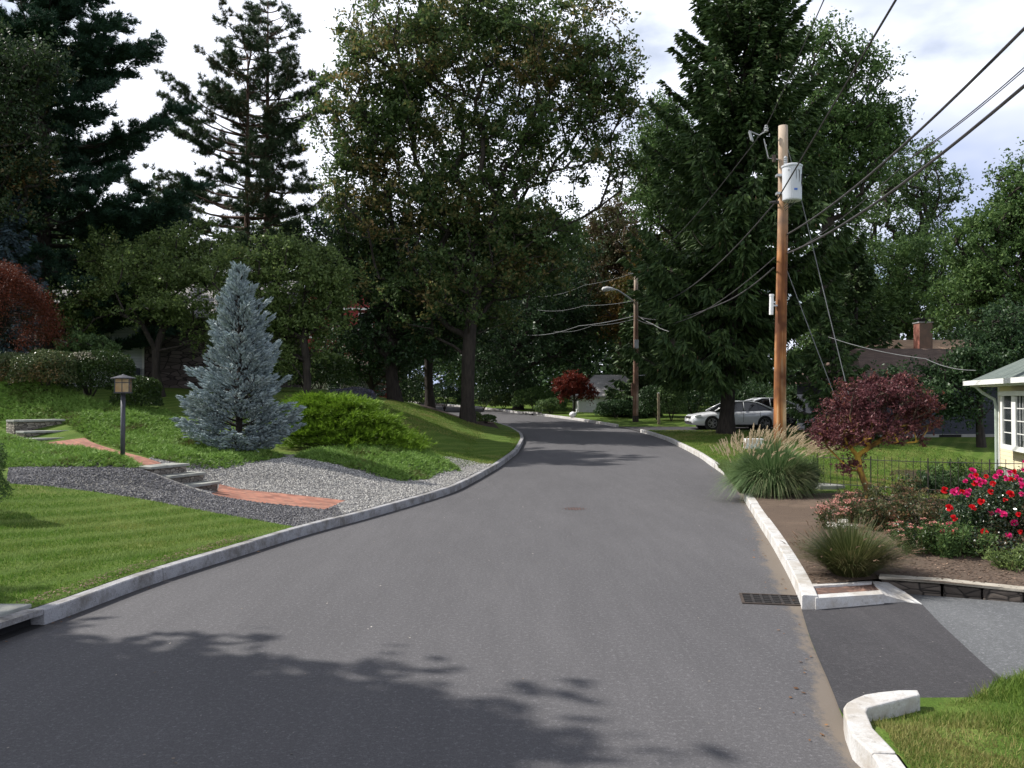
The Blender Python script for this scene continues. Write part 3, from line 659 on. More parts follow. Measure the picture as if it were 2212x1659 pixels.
# leaf colours
M['lf_maple'] = leafmat('lf_maple', (.048, .088, .028), (.14, .205, .065), (.28, .17, .07), .66, .92, .46, .5)
M['lf_dark'] = leafmat('lf_dark', (.024, .052, .022), (.066, .115, .042), None, trans=.25, rough=.45)
M['lf_mid'] = leafmat('lf_mid', (.044, .092, .026), (.145, .225, .065), None, trans=.3)
M['lf_yellow'] = leafmat('lf_yellow', (.070, .115, .034), (.23, .30, .095), (.22, .17, .06), .80, .95, .42, .42)
M['lf_brown'] = leafmat('lf_brown', (.06, .045, .022), (.17, .105, .05), (.05, .065, .02), .60, .75, .3, .6)
M['lf_orange'] = leafmat('lf_orange', (.10, .065, .016), (.24, .13, .03), (.05, .07, .018), .58, .75, .35, .6)
M['lf_blueg'] = leafmat('lf_blueg', (.050, .095, .032), (.16, .24, .08), None, trans=.3)
M['lf_far'] = leafmat('lf_far', (.040, .075, .022), (.10, .145, .04), (.14, .13, .04), .66, .8, .25, .7)
M['lf_red'] = leafmat('lf_red', (.10, .018, .012), (.26, .050, .028), None, trans=.3)
M['lf_purple'] = leafmat('lf_purple', (.065, .020, .026), (.26, .105, .11), (.20, .07, .035), .66, .8, .3, .5)
M['lf_rust'] = leafmat('lf_rust', (.075, .018, .010), (.17, .048, .024), None, trans=.3)
M['lf_hedge'] = leafmat('lf_hedge', (.024, .050, .014), (.07, .105, .028), None, trans=.2, rough=.3)
M['lf_hedge_pale'] = leafmat('lf_hedge_pale', (.05, .08, .030), (.18, .21, .09), (.20, .13, .06), .66, .8, .2, .3)
M['nd_spruce'] = leafmat('nd_spruce', (.028, .060, .020), (.10, .155, .045), None, trans=.15, rough=.6, spec=.3)
M['nd_pine'] = leafmat('nd_pine', (.018, .050, .032), (.052, .105, .055), None, trans=.12, rough=.6, spec=.3)
M['nd_redpine'] = leafmat('nd_redpine', (.028, .056, .026), (.080, .125, .050), (.10, .07, .03), .74, .86, .12, .6, .3)
M['nd_blue'] = leafmat('nd_blue', (.20, .25, .26), (.44, .52, .53), None, trans=.08, rough=.65, spec=.2)
M['nd_juniper'] = leafmat('nd_juniper', (.125, .235, .045), (.32, .48, .11), (.10, .07, .03), .74, .86, .2, .6, .25, nscale=.9)
M['nd_bright'] = leafmat('nd_bright', (.095, .19, .014), (.29, .44, .045), None, trans=.25, rough=.6, spec=.25)

# ------------------------------------------------------------------ conifers
def norway(name, label, base, height, rad, seed, mat, bark, r0, lowest=1.6, droop=.35, dens=1.0, twl=.42, prof=None, group=None, cones=0, lean=(0, 0), tw=.10):
    rng = np.random.default_rng(seed); base = np.array(base, float); th = thing(name, label, 'tree', tuple(base), group)
    tr = MB(); ax = lambda z: base + np.array([lean[0] * z, lean[1] * z, z])
    zs = np.linspace(-.3, height, 14); rr = r0 * (1 - np.clip(zs, 0, height) / height) ** .8 + .015; rr[0] *= 1.9; rr[1] *= 1.02
    tr.tube([ax(-.3), ax(.25), ax(.9)] + [ax(z) for z in zs[1:]], [r0 * 1.75, r0 * 1.35, r0 * 1.06] + list(rr[1:]), 10)
    z = lowest; CT = []; DT = []; LT = []
    while z < height - .25:
        t = (z - lowest) / (height - lowest); Lm = rad * (prof(t) if prof else (1 - t) ** .8)
        for i in range(rng.integers(5, 8)):
            a = rng.uniform(0, 2 * math.pi); Ln = max(.25, Lm * rng.uniform(.75, 1.12)); st = max(6, int(Ln / .35)); s = np.linspace(.0, 1, st)
            up0 = .55 * t - .05; zz = Ln * (up0 * s - droop * (1 - t * .7) * np.sin(s * math.pi * .75) * .9 + .22 * s ** 3)
            pts = ax(z) + np.stack([math.cos(a) * Ln * s, math.sin(a) * Ln * s, zz], 1); tr.tube(pts, np.linspace(.018 + Ln * .012, .006, st), 4, cap=False)
            m = int(Ln * 34 * dens) + 6; q = rng.uniform(.03, 1, m) ** .8; c = np.stack([np.interp(q, s, pts[:, j]) for j in range(3)], 1)
            side = rng.choice([-1, 1], m); lat = np.array([-math.sin(a), math.cos(a), 0])[None] * side[:, None]; fwd = np.array([math.cos(a), math.sin(a), 0])
            off = rng.uniform(0, .42, m)[:, None] * (1.15 - q)[:, None] * Ln * .42
            c = c + lat * off + fwd * off * .4 + rng.normal(size=(m, 3)) * .03
            d = unit(lat * rng.uniform(.1, .9, m)[:, None] + fwd * rng.uniform(.2, 1, m)[:, None] + np.array([0, 0, -1]) * rng.uniform(.1, 1.4, m)[:, None] * (1 - .8 * t))
            CT.append(c); DT.append(d); LT.append(np.full(m, twl) * rng.uniform(.6, 1.3, m) * (1 - .35 * t))
        z += rng.uniform(.3, .5) * (1 - .35 * t)
    tr.build('trunk', bark, th, smooth=True)
    c = np.concatenate(CT); d = np.concatenate(DT); ln = np.concatenate(LT)[:, None]; n = len(c); mb = MB()
    for r_ in range(2):
        s = unit(np.cross(d, rdir(rng, n))) * tw * .5
        V = np.stack([c - s * .5, c + d * ln * .45 - s, c + d * ln, c + d * ln * .45 + s], 1).reshape(-1, 3); mb.add(V, np.arange(4 * n).reshape(n, 4))
    mb.build('crown', mat, th)
    if cones:
        k = rng.choice(n, cones); mb = MB(); cc = c[k] + unit(c[k] - ax(0)) * np.array([.15, .15, 0]); fingers(mb, cc, np.tile([0, 0, -1.], (cones, 1)), .2, .035, rng)
        o = mb.build('cones', pm('cone_brown', (.16, .10, .055), (.28, .18, .10), 3, .8, .3), th); o['kind'] = 'stuff'
    return th
def pine(name, label, base, height, prof, seed, mat, bark, r0, lowest, ntuft, tl, dens, up, gap, group=None, tw=.028, sub=True, lean=(0, 0), k=9, flat=.5, bare=.35, spread=.9, asym=None):
    rng = np.random.default_rng(seed); base = np.array(base, float); th = thing(name, label, 'tree', tuple(base), group)
    tr = MB(); ax = lambda z: base + np.array([lean[0] * z, lean[1] * z, z])
    zs = np.linspace(-.3, height, 14); tr.tube([ax(z) for z in zs], r0 * (1 - np.clip(zs, 0, height) / height) ** .75 + .02, 9); z = lowest; C_ = []; D_ = []
    while z < height:
        t = (z - lowest) / (height - lowest)
        for i in range(rng.integers(4, 7)):
            a = rng.uniform(0, 2 * math.pi); Ln = prof(t) * rng.uniform(.6, 1.1)
            if asym: Ln *= 1 + asym * math.cos(a)
            st = 8; s = np.linspace(0, 1, st); zz = Ln * (up * s + .25 * t * s + .12 * s ** 3 - .08 * np.sin(s * 3.1))
            pts = ax(z) + np.stack([math.cos(a) * Ln * s, math.sin(a) * Ln * s, zz], 1); tr.tube(pts, np.linspace(.02 + Ln * .013, .008, st), 4, cap=False)
            nb = max(1, int(Ln * 2.2 * dens))
            for j in range(nb):
                q = rng.uniform(bare, 1); p0 = np.array([np.interp(q, s, pts[:, c]) for c in range(3)]); ang = a + rng.choice([-1, 1]) * rng.uniform(.3, 1.1); l2 = Ln * .38 * (1.25 - q) * rng.uniform(.5, 1.1) + .25
                e = p0 + np.array([math.cos(ang) * l2, math.sin(ang) * l2, l2 * (.12 + up * .5)]); tr.tube([p0, e], [.014, .006], 3, cap=False)
                m = max(2, int(l2 * ntuft)); qq = rng.uniform(.25, 1, m)[:, None]; C_.append(p0 + (e - p0) * qq + rng.normal(size=(m, 3)) * np.array([.10, .10, .06])); D_.append(np.tile(unit((e - p0)[None])[0] + np.array([0, 0, .5]), (m, 1)))
            m = max(2, int(Ln * ntuft * .22)); qq = rng.uniform(max(bare, .6), 1, m); C_.append(np.stack([np.interp(qq, s, pts[:, c]) for c in range(3)], 1) + rng.normal(size=(m, 3)) * .06); D_.append(np.tile([math.cos(a), math.sin(a), .6], (m, 1)))
        z += gap * rng.uniform(.6, 1.3) * (1 - .3 * t)
    tr.build('trunk', bark, th, smooth=True); c = np.concatenate(C_); d = unit(np.concatenate(D_)); mb = MB(); tufts(mb, c, d, k, tl, tw, rng, spread); mb.build('crown', mat, th)
    return th
# ------------------------------------------------------------------ trees (distances judged from where their trunks meet the ground)
def gb_(px, Y, dz=0): x = (px - 1106) / F * Y; return (x, Y, h1(x, Y) + dz)
def B(px, Y): return gb_(px, Y)
# the big maple over the bend
L5 = [lobe(800, 230, 41, 125, 165), lobe(900, 90, 41, 175, 150), lobe(1040, 60, 42, 150, 110), lobe(1190, 110, 41, 165, 140), lobe(1300, 200, 41, 100, 120), lobe(760, 400, 41, 80, 130),
      lobe(860, 480, 42, 140, 130), lobe(940, 300, 43, 150, 140), lobe(1160, 300, 42, 150, 110), lobe(1300, 370, 41, 85, 55), lobe(1090, 560, 42, 150, 85), lobe(960, 640, 42, 180, 100), lobe(1180, 500, 42, 100, 60), lobe(1030, 430, 42, 110, 110), lobe(1050, 520, 42, 130, 70)]
tree('maple_tree', 'tall spreading maple with thin autumn-tinted upper crown, thick trunk beside the bend of the road', B(1010, 41), L5, P(1022, 640, 41), 1600, 96, .185, M['lf_maple'], M['bark_dark'], .35, 5, sig=.6, shell=.42,
     leaders=[P(985, 560, 41), P(955, 460, 41), P(943, 400, 41), P(935, 300, 41), P(925, 180, 41), P(890, 200, 41), P(1060, 560, 41.5), P(1095, 470, 41.5), P(1111, 400, 41.5), P(1120, 300, 41.5), P(1150, 180, 41), P(1200, 300, 41)], lift=.05, gaps=.8, avoid=(768, 685, 28), trunk_bend=.1)
# darker broad trees behind and beside it
tree('oak_tree', 'dark broad tree with low crown standing left of the big maple trunk', B(855, 44), [lobe(830, 620, 45, 160, 120), lobe(900, 700, 44, 150, 85), lobe(760, 560, 46, 120, 110)], P(858, 690, 44), 340, 110, .18, M['lf_dark'], M['bark_dark'], .33, 8, sig=.6, avoid=(768, 685, 28))
tree('oak_tree', 'narrow dark tree between the two thicker trunks on the left lawn', B(930, 49), [lobe(950, 690, 50, 130, 90), lobe(1000, 620, 52, 130, 120)], P(930, 720, 49), 260, 110, .18, M['lf_dark'], M['bark_dark'], .26, 9, sig=.6)
tree('oak_tree', 'dense dark tree right of the big maple trunk over the far lawn', B(1120, 66), [lobe(1130, 640, 68, 120, 130), lobe(1090, 740, 66, 130, 75), lobe(1215, 620, 70, 80, 140), lobe(1230, 740, 70, 70, 70)], P(1120, 700, 66), 460, 90, .24, M['lf_dark'], M['bark_dark'], .4, 10, sig=.9)
tree('oak_tree', 'tall green tree rising behind the white garage', B(1265, 80), [lobe(1245, 590, 82, 70, 110), lobe(1265, 690, 80, 70, 80)], P(1265, 680, 80), 200, 90, .28, M['lf_mid'], M['bark_dark'], .5, 11, sig=1.0)
tree('autumn_tree', 'brownish autumn tree left of the street lamp top', B(1335, 78), [lobe(1335, 520, 78, 65, 85), lobe(1390, 600, 77, 80, 80), lobe(1310, 630, 78, 60, 90)], P(1340, 640, 78), 260, 110, .24, M['lf_brown'], M['bark_red'], .45, 12, sig=.9)
tree('autumn_tree', 'orange tinged tree behind the street lamp arm', B(1440, 66), [lobe(1450, 560, 66, 75, 50), lobe(1420, 640, 66, 90, 70), lobe(1340, 680, 70, 60, 60)], P(1440, 650, 66), 200, 110, .22, M['lf_orange'], M['bark_dark'], .3, 13, sig=.8)
tree('oak_tree', 'tall dark green tree just left of the big spruce', B(1450, 60), [lobe(1440, 290, 60, 70, 80), lobe(1450, 420, 60, 90, 100), lobe(1500, 560, 60, 80, 100), lobe(1415, 380, 60, 50, 60)], P(1455, 560, 60), 380, 110, .21, M['lf_mid'], M['bark_dark'], .4, 14, sig=.8)
tree('oak_tree', 'leafy tree with pale lit top behind the right flank of the big spruce', B(1790, 58), [lobe(1775, 140, 58, 75, 85), lobe(1860, 200, 58, 65, 105), lobe(1840, 330, 58, 100, 90), lobe(1900, 280, 58, 50, 50), lobe(1780, 420, 58, 90, 70), lobe(1760, 300, 58, 80, 100)], P(1790, 450, 58), 420, 110, .22, M['lf_mid'], M['bark_dark'], .42, 15, sig=.8)
tree('oak_tree', 'round airy tree seen against the sky between the spruce and the right edge', B(1930, 78), [lobe(1950, 390, 78, 85, 75), lobe(2020, 440, 78, 60, 80), lobe(1890, 470, 78, 60, 60), lobe(1960, 520, 78, 90, 50)], P(1945, 560, 78), 230, 90, .26, M['lf_blueg'], M['bark_dark'], .4, 16, sig=.85, gaps=.6)
tree('oak_tree', 'large green tree filling the right edge above the cream house', B(2190, 44), [lobe(2210, 430, 44, 70, 110), lobe(2160, 560, 44, 120, 110), lobe(2260, 520, 44, 110, 160), lobe(2120, 660, 44, 100, 70), lobe(2210, 680, 44, 100, 60)], P(2200, 640, 44), 480, 120, .18, M['lf_mid'], M['bark_dark'], .38, 17, sig=.6)
tree('oak_tree', 'mid green tree below the round airy tree on the right', B(1930, 62), [lobe(1900, 600, 62, 130, 80), lobe(2020, 610, 60, 110, 90), lobe(1850, 680, 60, 110, 70), lobe(1800, 560, 64, 70, 70), lobe(1960, 690, 58, 100, 50)], P(1930, 680, 62), 420, 110, .21, M['lf_mid'], M['bark_dark'], .35, 18, sig=.75)
tree('oak_tree', 'low dark tree in front of the brown roofed house', B(2120, 33), [lobe(2130, 780, 33, 80, 45), lobe(2200, 720, 33, 90, 60), lobe(2060, 815, 33, 60, 28), lobe(1990, 850, 33, 50, 25), lobe(2090, 870, 33, 60, 30), lobe(1940, 820, 34, 40, 20)], P(2125, 800, 33), 260, 110, .13, M['lf_dark'], M['bark_dark'], .13, 19, sig=.4)
# left side
tree('oak_tree', 'dark leafy tree far behind the huge white pine', B(125, 60), [lobe(110, 540, 60, 120, 110), lobe(60, 640, 60, 110, 80), lobe(190, 620, 60, 100, 90), lobe(20, 560, 60, 90, 100)], P(120, 640, 60), 320, 100, .26, M['lf_dark'], M['bark_dark'], .35, 24, sig=.9)
tree('crabapple_tree', 'small broad tree with yellow-green sunlit leaves behind the blue spruce', B(660, 31), [lobe(600, 580, 31, 110, 60), lobe(690, 600, 31, 65, 75), lobe(560, 680, 31, 100, 70), lobe(650, 700, 31.5, 90, 75), lobe(500, 590, 31, 50, 60), lobe(620, 770, 31.5, 60, 30), lobe(720, 660, 31, 45, 60)], P(655, 730, 31), 330, 130, .12, M['lf_yellow'], M['bark_dark'], .15, 21, sig=.42, up=.3, gaps=.5, shell=.6, avoid=(768, 685, 34))
tree('crabapple_tree', 'wide low tree with drooping boughs in front of the left house', B(350, 33), [lobe(300, 600, 33, 120, 60), lobe(430, 600, 33, 90, 80), lobe(220, 650, 33, 90, 45), lobe(370, 680, 32.5, 100, 35), lobe(430, 530, 34, 70, 50), lobe(230, 560, 34, 70, 60), lobe(340, 530, 34, 60, 40), lobe(440, 730, 32.5, 45, 35), lobe(170, 700, 33, 30, 20)], P(352, 710, 33), 340, 120, .12, M['lf_yellow'], M['bark_dark'], .15, 22, sig=.42, up=.3, gaps=.5, shell=.6)
tree('maple_tree', 'dark maple with rusty tinged leaves at the upper left corner', B(-60, 31), [lobe(-10, 200, 31, 100, 130), lobe(40, 330, 31, 80, 90), lobe(-60, 330, 31, 110, 150), lobe(10, 440, 31, 80, 60), lobe(70, 150, 31, 60, 60)], P(-60, 480, 31), 330, 120, .13, leafmat('lf_corner', (.024, .045, .020), (.065, .10, .035), (.15, .08, .03), .72, .88, .3, .5), M['bark_dark'], .3, 23, sig=.5)
bp = B(95, 36)
pine('white_pine', 'huge dark white pine with tiered plumes reaching the top of the left side', bp, 20.2, lambda t: (5.6 - 2.7 * t ** 1.2) * (.9 + .2 * math.sin(t * 31)) if t > .12 else 5.2, 31, M['nd_pine'], M['bark_dark'], .36, 1.6, 30, .26, 1.5, .12, .55, tw=.036, k=12, bare=.18, lean=(-.008, 0), asym=.05)
bp = B(575, 46)
pine('red_pine', 'taller of the two slim pines with bare limbs and bunched needles', bp, 20.6, lambda t: (4.0 - .9 * t - 2.4 * t ** 3) * (.8 + .3 * math.sin(t * 23)), 33, M['nd_redpine'], M['bark_red'], .21, 4.5, 12, .28, .95, .20, .66, 'pair of slim pines', tw=.034, k=24, bare=.50, spread=1.3, asym=.15)
bp = B(532, 45)
pine('red_pine', 'shorter of the two slim pines, left trunk, broken top', bp, 17.6, lambda t: (4.4 - 1.3 * t - 1.0 * t ** 4) * (.8 + .3 * math.sin(t * 19 + 2)), 36, M['nd_redpine'], M['bark_red'], .20, 4.5, 12, .28, .95, .20, .66, 'pair of slim pines', tw=.034, k=24, bare=.50, spread=1.3, asym=-.35)
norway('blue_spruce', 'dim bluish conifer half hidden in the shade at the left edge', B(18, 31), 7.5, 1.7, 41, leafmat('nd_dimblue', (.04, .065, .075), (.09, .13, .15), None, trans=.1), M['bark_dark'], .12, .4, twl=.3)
# the big Norway spruce by the parked car
norway('norway_spruce', 'towering dark spruce with drooping boughs, flared trunk in front of the silver car', B(1568, 40.5), 23.2, 5.4, 51, M['nd_spruce'], M['bark_dark'], .32, 3.5, droop=.36, dens=1.5, twl=.50, prof=lambda t: (.80 + .3 * math.sin(t * 9) * .3 if t < .22 else 1.0 - (t - .22) ** 1.15 * 1.08), cones=420, lean=(.055, 0), tw=.13)
norway('spruce_tree', 'small dark conical spruce in front of the white garage', B(1372, 56), 9.0, 2.1, 53, M['nd_spruce'], M['bark_dark'], .16, .3, droop=.2, twl=.45, tw=.14)
norway('spruce_tree', 'dark spruce behind the street lamp pole', B(1420, 62), 13.0, 3.2, 54, M['nd_spruce'], M['bark_dark'], .2, .5, droop=.25, twl=.5, tw=.16)
norway('spruce_tree', 'ragged dark evergreen right of the tall wooden pole', B(1800, 37), 6.0, 1.9, 55, M['nd_spruce'], M['bark_dark'], .12, .6, droop=.3, twl=.36, tw=.10)
norway('spruce_tree', 'dark evergreen between the tall pole and the brown roofed house', B(1850, 44), 9.5, 3.2, 56, M['nd_spruce'], M['bark_dark'], .16, .6, droop=.3, twl=.42, tw=.13)
norway('blue_spruce', 'little bluish spruce on the far lawn left of the left trunks', B(812, 62), 2.3, 1.2, 57, M['nd_blue'], M['bark_dark'], .05, .1, droop=.1, twl=.25, tw=.10)

tree('oak_tree', 'low dark tree hiding the lower wall of the red house', B(800, 56), [lobe(810, 750, 56, 55, 30), lobe(745, 745, 56, 45, 28), lobe(850, 780, 56, 45, 40), lobe(780, 790, 56, 60, 25)], P(800, 780, 56), 150, 110, .18, M['lf_dark'], M['bark_dark'], .15, 25, sig=.6)
# far woodland: three kinds of tree, copied
far = []
for i, (hgt, wid, mt) in enumerate([(24, 7, 'lf_far'), (21, 8, 'lf_mid'), (26, 6.5, 'lf_dark')]):
    far.append(dict(h=hgt, w=wid, m=mt))
spots = [(-58, 92, 1, .95), (-48, 84, 0, .85), (-40, 98, 2, .9), (-33, 80, 1, .8), (-27, 94, 0, .85), (-21, 106, 2, 1.0), (-14, 112, 1, 1.05), (-6, 104, 0, 1.0), (1, 98, 2, .95), (8, 108, 1, 1.0), (13, 94, 0, .95),
         (19, 88, 2, .85), (26, 100, 1, 1.0), (33, 92, 0, .72), (41, 104, 2, .72), (49, 92, 1, .62), (55, 80, 0, .62), (64, 96, 2, .8), (-68, 78, 0, .9), (-12, 82, 2, .75), (-3, 86, 1, .8), (46, 72, 0, .60), (60, 66, 1, .75),
         (-52, 66, 2, .75), (-43, 62, 1, .7), (-20, 74, 0, .7), (38, 70, 2, .55), (28, 76, 1, .6)]
protos = {}
_lm = [(0, 'beyond the left edge'), (110, 'behind the huge white pine'), (260, 'behind the grey house'), (420, 'behind the left wide low tree'), (560, 'behind the pair of slim pines'), (700, 'behind the small yellow-green tree'), (830, 'behind the red house'), (960, 'behind the left limb of the big maple'), (1060, 'behind the big maple trunk'), (1180, 'over the far bend of the road'), (1290, 'behind the white garage'), (1400, 'behind the street lamp pole'), (1520, 'left of the big spruce top'), (1660, 'behind the parked silver car'), (1800, 'behind the tall orange-brown pole'), (1930, 'behind the brown roofed house'), (2060, 'behind the brick chimney'), (2180, 'above the cream house'), (9999, 'beyond the right edge')]
_used = {}
def wlabel(x, y):
    px = 1106 + x / y * F; nm = next(t for a, t in _lm if px < a); _used[nm] = _used.get(nm, 0) + 1
    return nm + ('', ', farther one', ', farthest one')[min(2, _used[nm] - 1)]
kinds = ['mixed green', 'pale green', 'dark green']
for x, y, k, s in sorted(spots, key=lambda q: q[1]):
    z = h1(x, y); u = math.hypot(x, 0)
    if k not in protos:
        d = far[k]; hh_, ww = d['h'], d['w']
        lob = [(x, y, z + hh_ * .62, ww * .62, ww * .62, hh_ * .36), (x + ww * .3, y, z + hh_ * .42, ww * .55, ww * .5, hh_ * .25), (x - ww * .35, y + 1, z + hh_ * .36, ww * .5, ww * .5, hh_ * .24), (x, y - 1, z + hh_ * .22, ww * .55, ww * .5, hh_ * .17)]
        protos[k] = tree('woodland_tree', 'x', (x, y, z), lob, (x, y, z + hh_ * .5), 330, 75, .36, M[d['m']], M['bark_dark'], .4, 60 + k, sig=1.0, group='tall trees closing the background', step=1.6, minr=.03)
        protos[k].scale = (s, s, s); o = protos[k]
    else: o = copy_thing(protos[k], (x, y, z), s, random.Random(int(x * 7)).uniform(0, 6.28))
    o['label'] = 'tall %s background tree %s' % (kinds[k], wlabel(x, y))
# ------------------------------------------------------------------ ground cover and grass
def scatter(poly, dens, rng, maxn=200000):
    p = np.array(poly); x0, y0 = p.min(0); x1, y1 = p.max(0); n = min(maxn, int((x1 - x0) * (y1 - y0) * dens))
    x = rng.uniform(x0, x1, n); y = rng.uniform(y0, y1, n); k = inpoly(x, y, poly); return x[k], y[k]
def wob(x, y, s=1.0): return np.sin(x * 2.1 * s + 1.3 * np.sin(y * 1.7 * s)) * np.sin(y * 2.6 * s + np.sin(x * 1.3 * s)) * .5 + .25 * np.sin(x * 5.3 * s + y * 3.7 * s)
def juniper(name, label, poly, dens, seed, mat, thick=.24, ln=.13, tw=.022, core=True):
    rng = np.random.default_rng(seed); x, y = scatter(poly, dens, rng)
    e = wob(x, y); px_ = np.array([p[0] for p in poly]); py_ = np.array([p[1] for p in poly])
    # distance to the outline, so that the mat thins out and ends raggedly at its border
    dmin = np.full(len(x), 9.)
    for i in range(len(poly)):
        a = np.array(poly[i]); b = np.array(poly[(i + 1) % len(poly)]); ab = b - a; t = np.clip(((x - a[0]) * ab[0] + (y - a[1]) * ab[1]) / (ab @ ab + 1e-9), 0, 1)
        dmin = np.minimum(dmin, np.hypot(x - a[0] - ab[0] * t, y - a[1] - ab[1] * t))
    k = dmin > .10 + .10 * e + rng.uniform(-.12, .05, len(x)); x, y, e, dmin = x[k], y[k], e[k], dmin[k]
    z = H(x, y) + (thick * (.65 + .45 * e)) * np.clip(dmin / .45, .12, 1) * rng.uniform(.55, 1, len(x))
    a = rng.uniform(0, 6.28, len(x)); d = unit(np.stack([np.cos(a), np.sin(a), rng.uniform(.1, .7, len(x))], 1) + np.array([.35, -.35, 0]))
    c = np.stack([x, y, z], 1); mb = MB()
    tufts(mb, c, d, 5, ln, tw, rng, .45)
    o = mb.build(name, mat); tag(o, label, 'ground cover', kind='stuff')
    return o
J1 = [(-15.6, 26.5), (-12.4, 25.0), (-9.9, 25.6), (-8.9, 24.4), (-7.6, 22.9), (-5.6, 21.6), (-5.7, 20.4), (-6.2, 19.1), (-7.0, 18.4), (-7.8, 18.9), (-9.2, 20.3), (-10.6, 21.7), (-10.9, 22.0), (-11.6, 22.6), (-12.2, 23.1), (-12.95, 22.4), (-14.5, 23.7), (-17.2, 25.8), (-15.8, 26.6)]
J2 = [(-16.8, 25.6), (-14.6, 23.9), (-12.75, 22.0), (-11.75, 21.15), (-10.9, 20.7), (-9.2, 19.3), (-8.0, 18.0), (-7.25, 17.1), (-7.1, 16.55), (-7.9, 16.5), (-8.9, 16.6), (-9.5, 16.9), (-10.6, 16.9), (-12.5, 17.6), (-14, 20)]
J3 = [(-5.6, 22.7), (-4.9, 24.3), (-2.6, 24.4), (-1.6, 24.0), (-1.35, 23.4), (-1.75, 22.6), (-2.15, 21.2), (-2.65, 20.4), (-3.4, 20.6), (-4.4, 21.2), (-5.4, 21.5)]
juniper('creeping_juniper', 'long bank of creeping green juniper above the brick path, left of the blue spruce', J1, 520, 71, M['nd_juniper'], .26)
juniper('creeping_juniper', 'creeping juniper patch below the brick path at the foot of the lamp post', J2, 560, 72, M['nd_juniper'], .24)
juniper('creeping_juniper', 'flat creeping juniper mat between the bright juniper mound and the pale gravel', J3, 620, 73, M['nd_juniper'], .22)
def mulchpatch(poly, z=.012):
    pass
def blades(name, label, poly, dens, hgt, wd, seed, mat, lean=.35, maxn=160000, keep=None):
    rng = np.random.default_rng(seed); x, y = scatter(poly, dens, rng, maxn)
    if keep is not None: k = keep(x, y); x, y = x[k], y[k]
    n = len(x); d = unit(np.stack([rng.normal(size=n) * lean, rng.normal(size=n) * lean, np.ones(n)], 1)); mb = MB()
    spikes(mb, np.stack([x, y, H(x, y) - .004], 1), d, hgt * rng.uniform(.5, 1.2, n), wd, rng)
    o = mb.build(name, mat); tag(o, label, 'grass', kind='stuff'); return o
M['blade'] = leafmat('blade', (.085, .150, .022), (.18, .28, .045), (.28, .26, .09), .60, .8, .3, .6, .25, nscale=.6)
def stripe_mat():
    m = leafmat('blade_striped', (.085, .175, .022), (.17, .30, .042), (.26, .29, .08), .60, .85, .3, .6, .25, nscale=.5, stripe=(R(30), .5, (.29, .38, .12))); return m
LN = [(float(XL(y)) - .17, float(y)) for y in np.linspace(8.6, yg0, 12)] + [Q(560, 1125), Q(450, 1105), Q(330, 1083), Q(200, 1062), Q(100, 1052), Q(10, 1046), (-11, 14.6), (-11, 8), (-6, 8.3)]
nearfac = lambda x, y: np.random.default_rng(5).uniform(0, 1, len(x)) < np.clip(1.5 - y / 15, .35, 1)
blades('lawn_grass', 'closely mown striped grass between the left kerb and the gravel', LN, 3200, .045, .012, 81, stripe_mat(), keep=nearfac)
VN = [(float(XR(y)) + .17, float(y)) for y in np.linspace(3.6, 5.5, 6)] + [z8(1240, 853), z8(1400, 812), z8(1570, 775), z8(1900, 765, .06), z8(2060, 680, .06), z8(2350, 600, .06), (5.5, 6.6), (5.5, 3.6)]
bald = lambda x, y: (wob(x, y, 1.6) > -.18) | (np.random.default_rng(6).uniform(0, 1, len(x)) < .25)
blades('verge_grass', 'patchy grass on the verge at the lower right corner', VN, 9000, .05, .007, 82, M['blade'], .5, keep=bald)
blades('verge_grass', 'longer unmown grass along the edge of the grey driveway', [z8(1880, 770, .06), z8(2060, 670, .06), z8(2350, 590, .06), (5.2, 6.2), (5.0, 5.3), (3.9, 5.3)], 4500, .10, .007, 83, M['blade'], .6)
LM = [(float(XL(y)) - .17, float(y)) for y in np.linspace(yg1 + .2, 41, 16)] + [(-2.2, 41), (-6, 44), (-5.5, 36), (-2.9, 26), (-1.6, 24.4)]
blades('lawn_grass', 'shaded grass slope under the maple inside the bend', LM, 420, .06, .022, 84, M['blade'])
RM = [(float(XR(y)) + .18, float(y)) for y in np.linspace(24, 43, 16)] + [(16, 43), (16, 24)]
blades('lawn_grass', 'lawn beside the right kerb around the spruce trunk', RM, 330, .06, .022, 85, M['blade'])
blades('lawn_grass', 'sunny green lawn behind the dark red maple and the iron fence', [(7.2, 18.6), (7.6, 24), (16, 24), (14, 14.3), (9.4, 14.6), (8.7, 17.2)], 900, .06, .014, 86, M['blade'])
blades('long_grass', 'long pale grass leaning over the road edge left of the plumed clump', [(float(XR(y)) - .08, float(y)) for y in np.linspace(18.5, 25, 10)] + [(float(XR(y)) + .75, float(y)) for y in np.linspace(25, 18.5, 10)], 1300, .34, .012, 87, leafmat('blade_long', (.09, .15, .04), (.22, .28, .10), None, trans=.3), .45)
M['whitegrit'] = leafmat('whitegrit', (.12, .08, .05), (.60, .56, .50), None, trans=0, rough=.8)
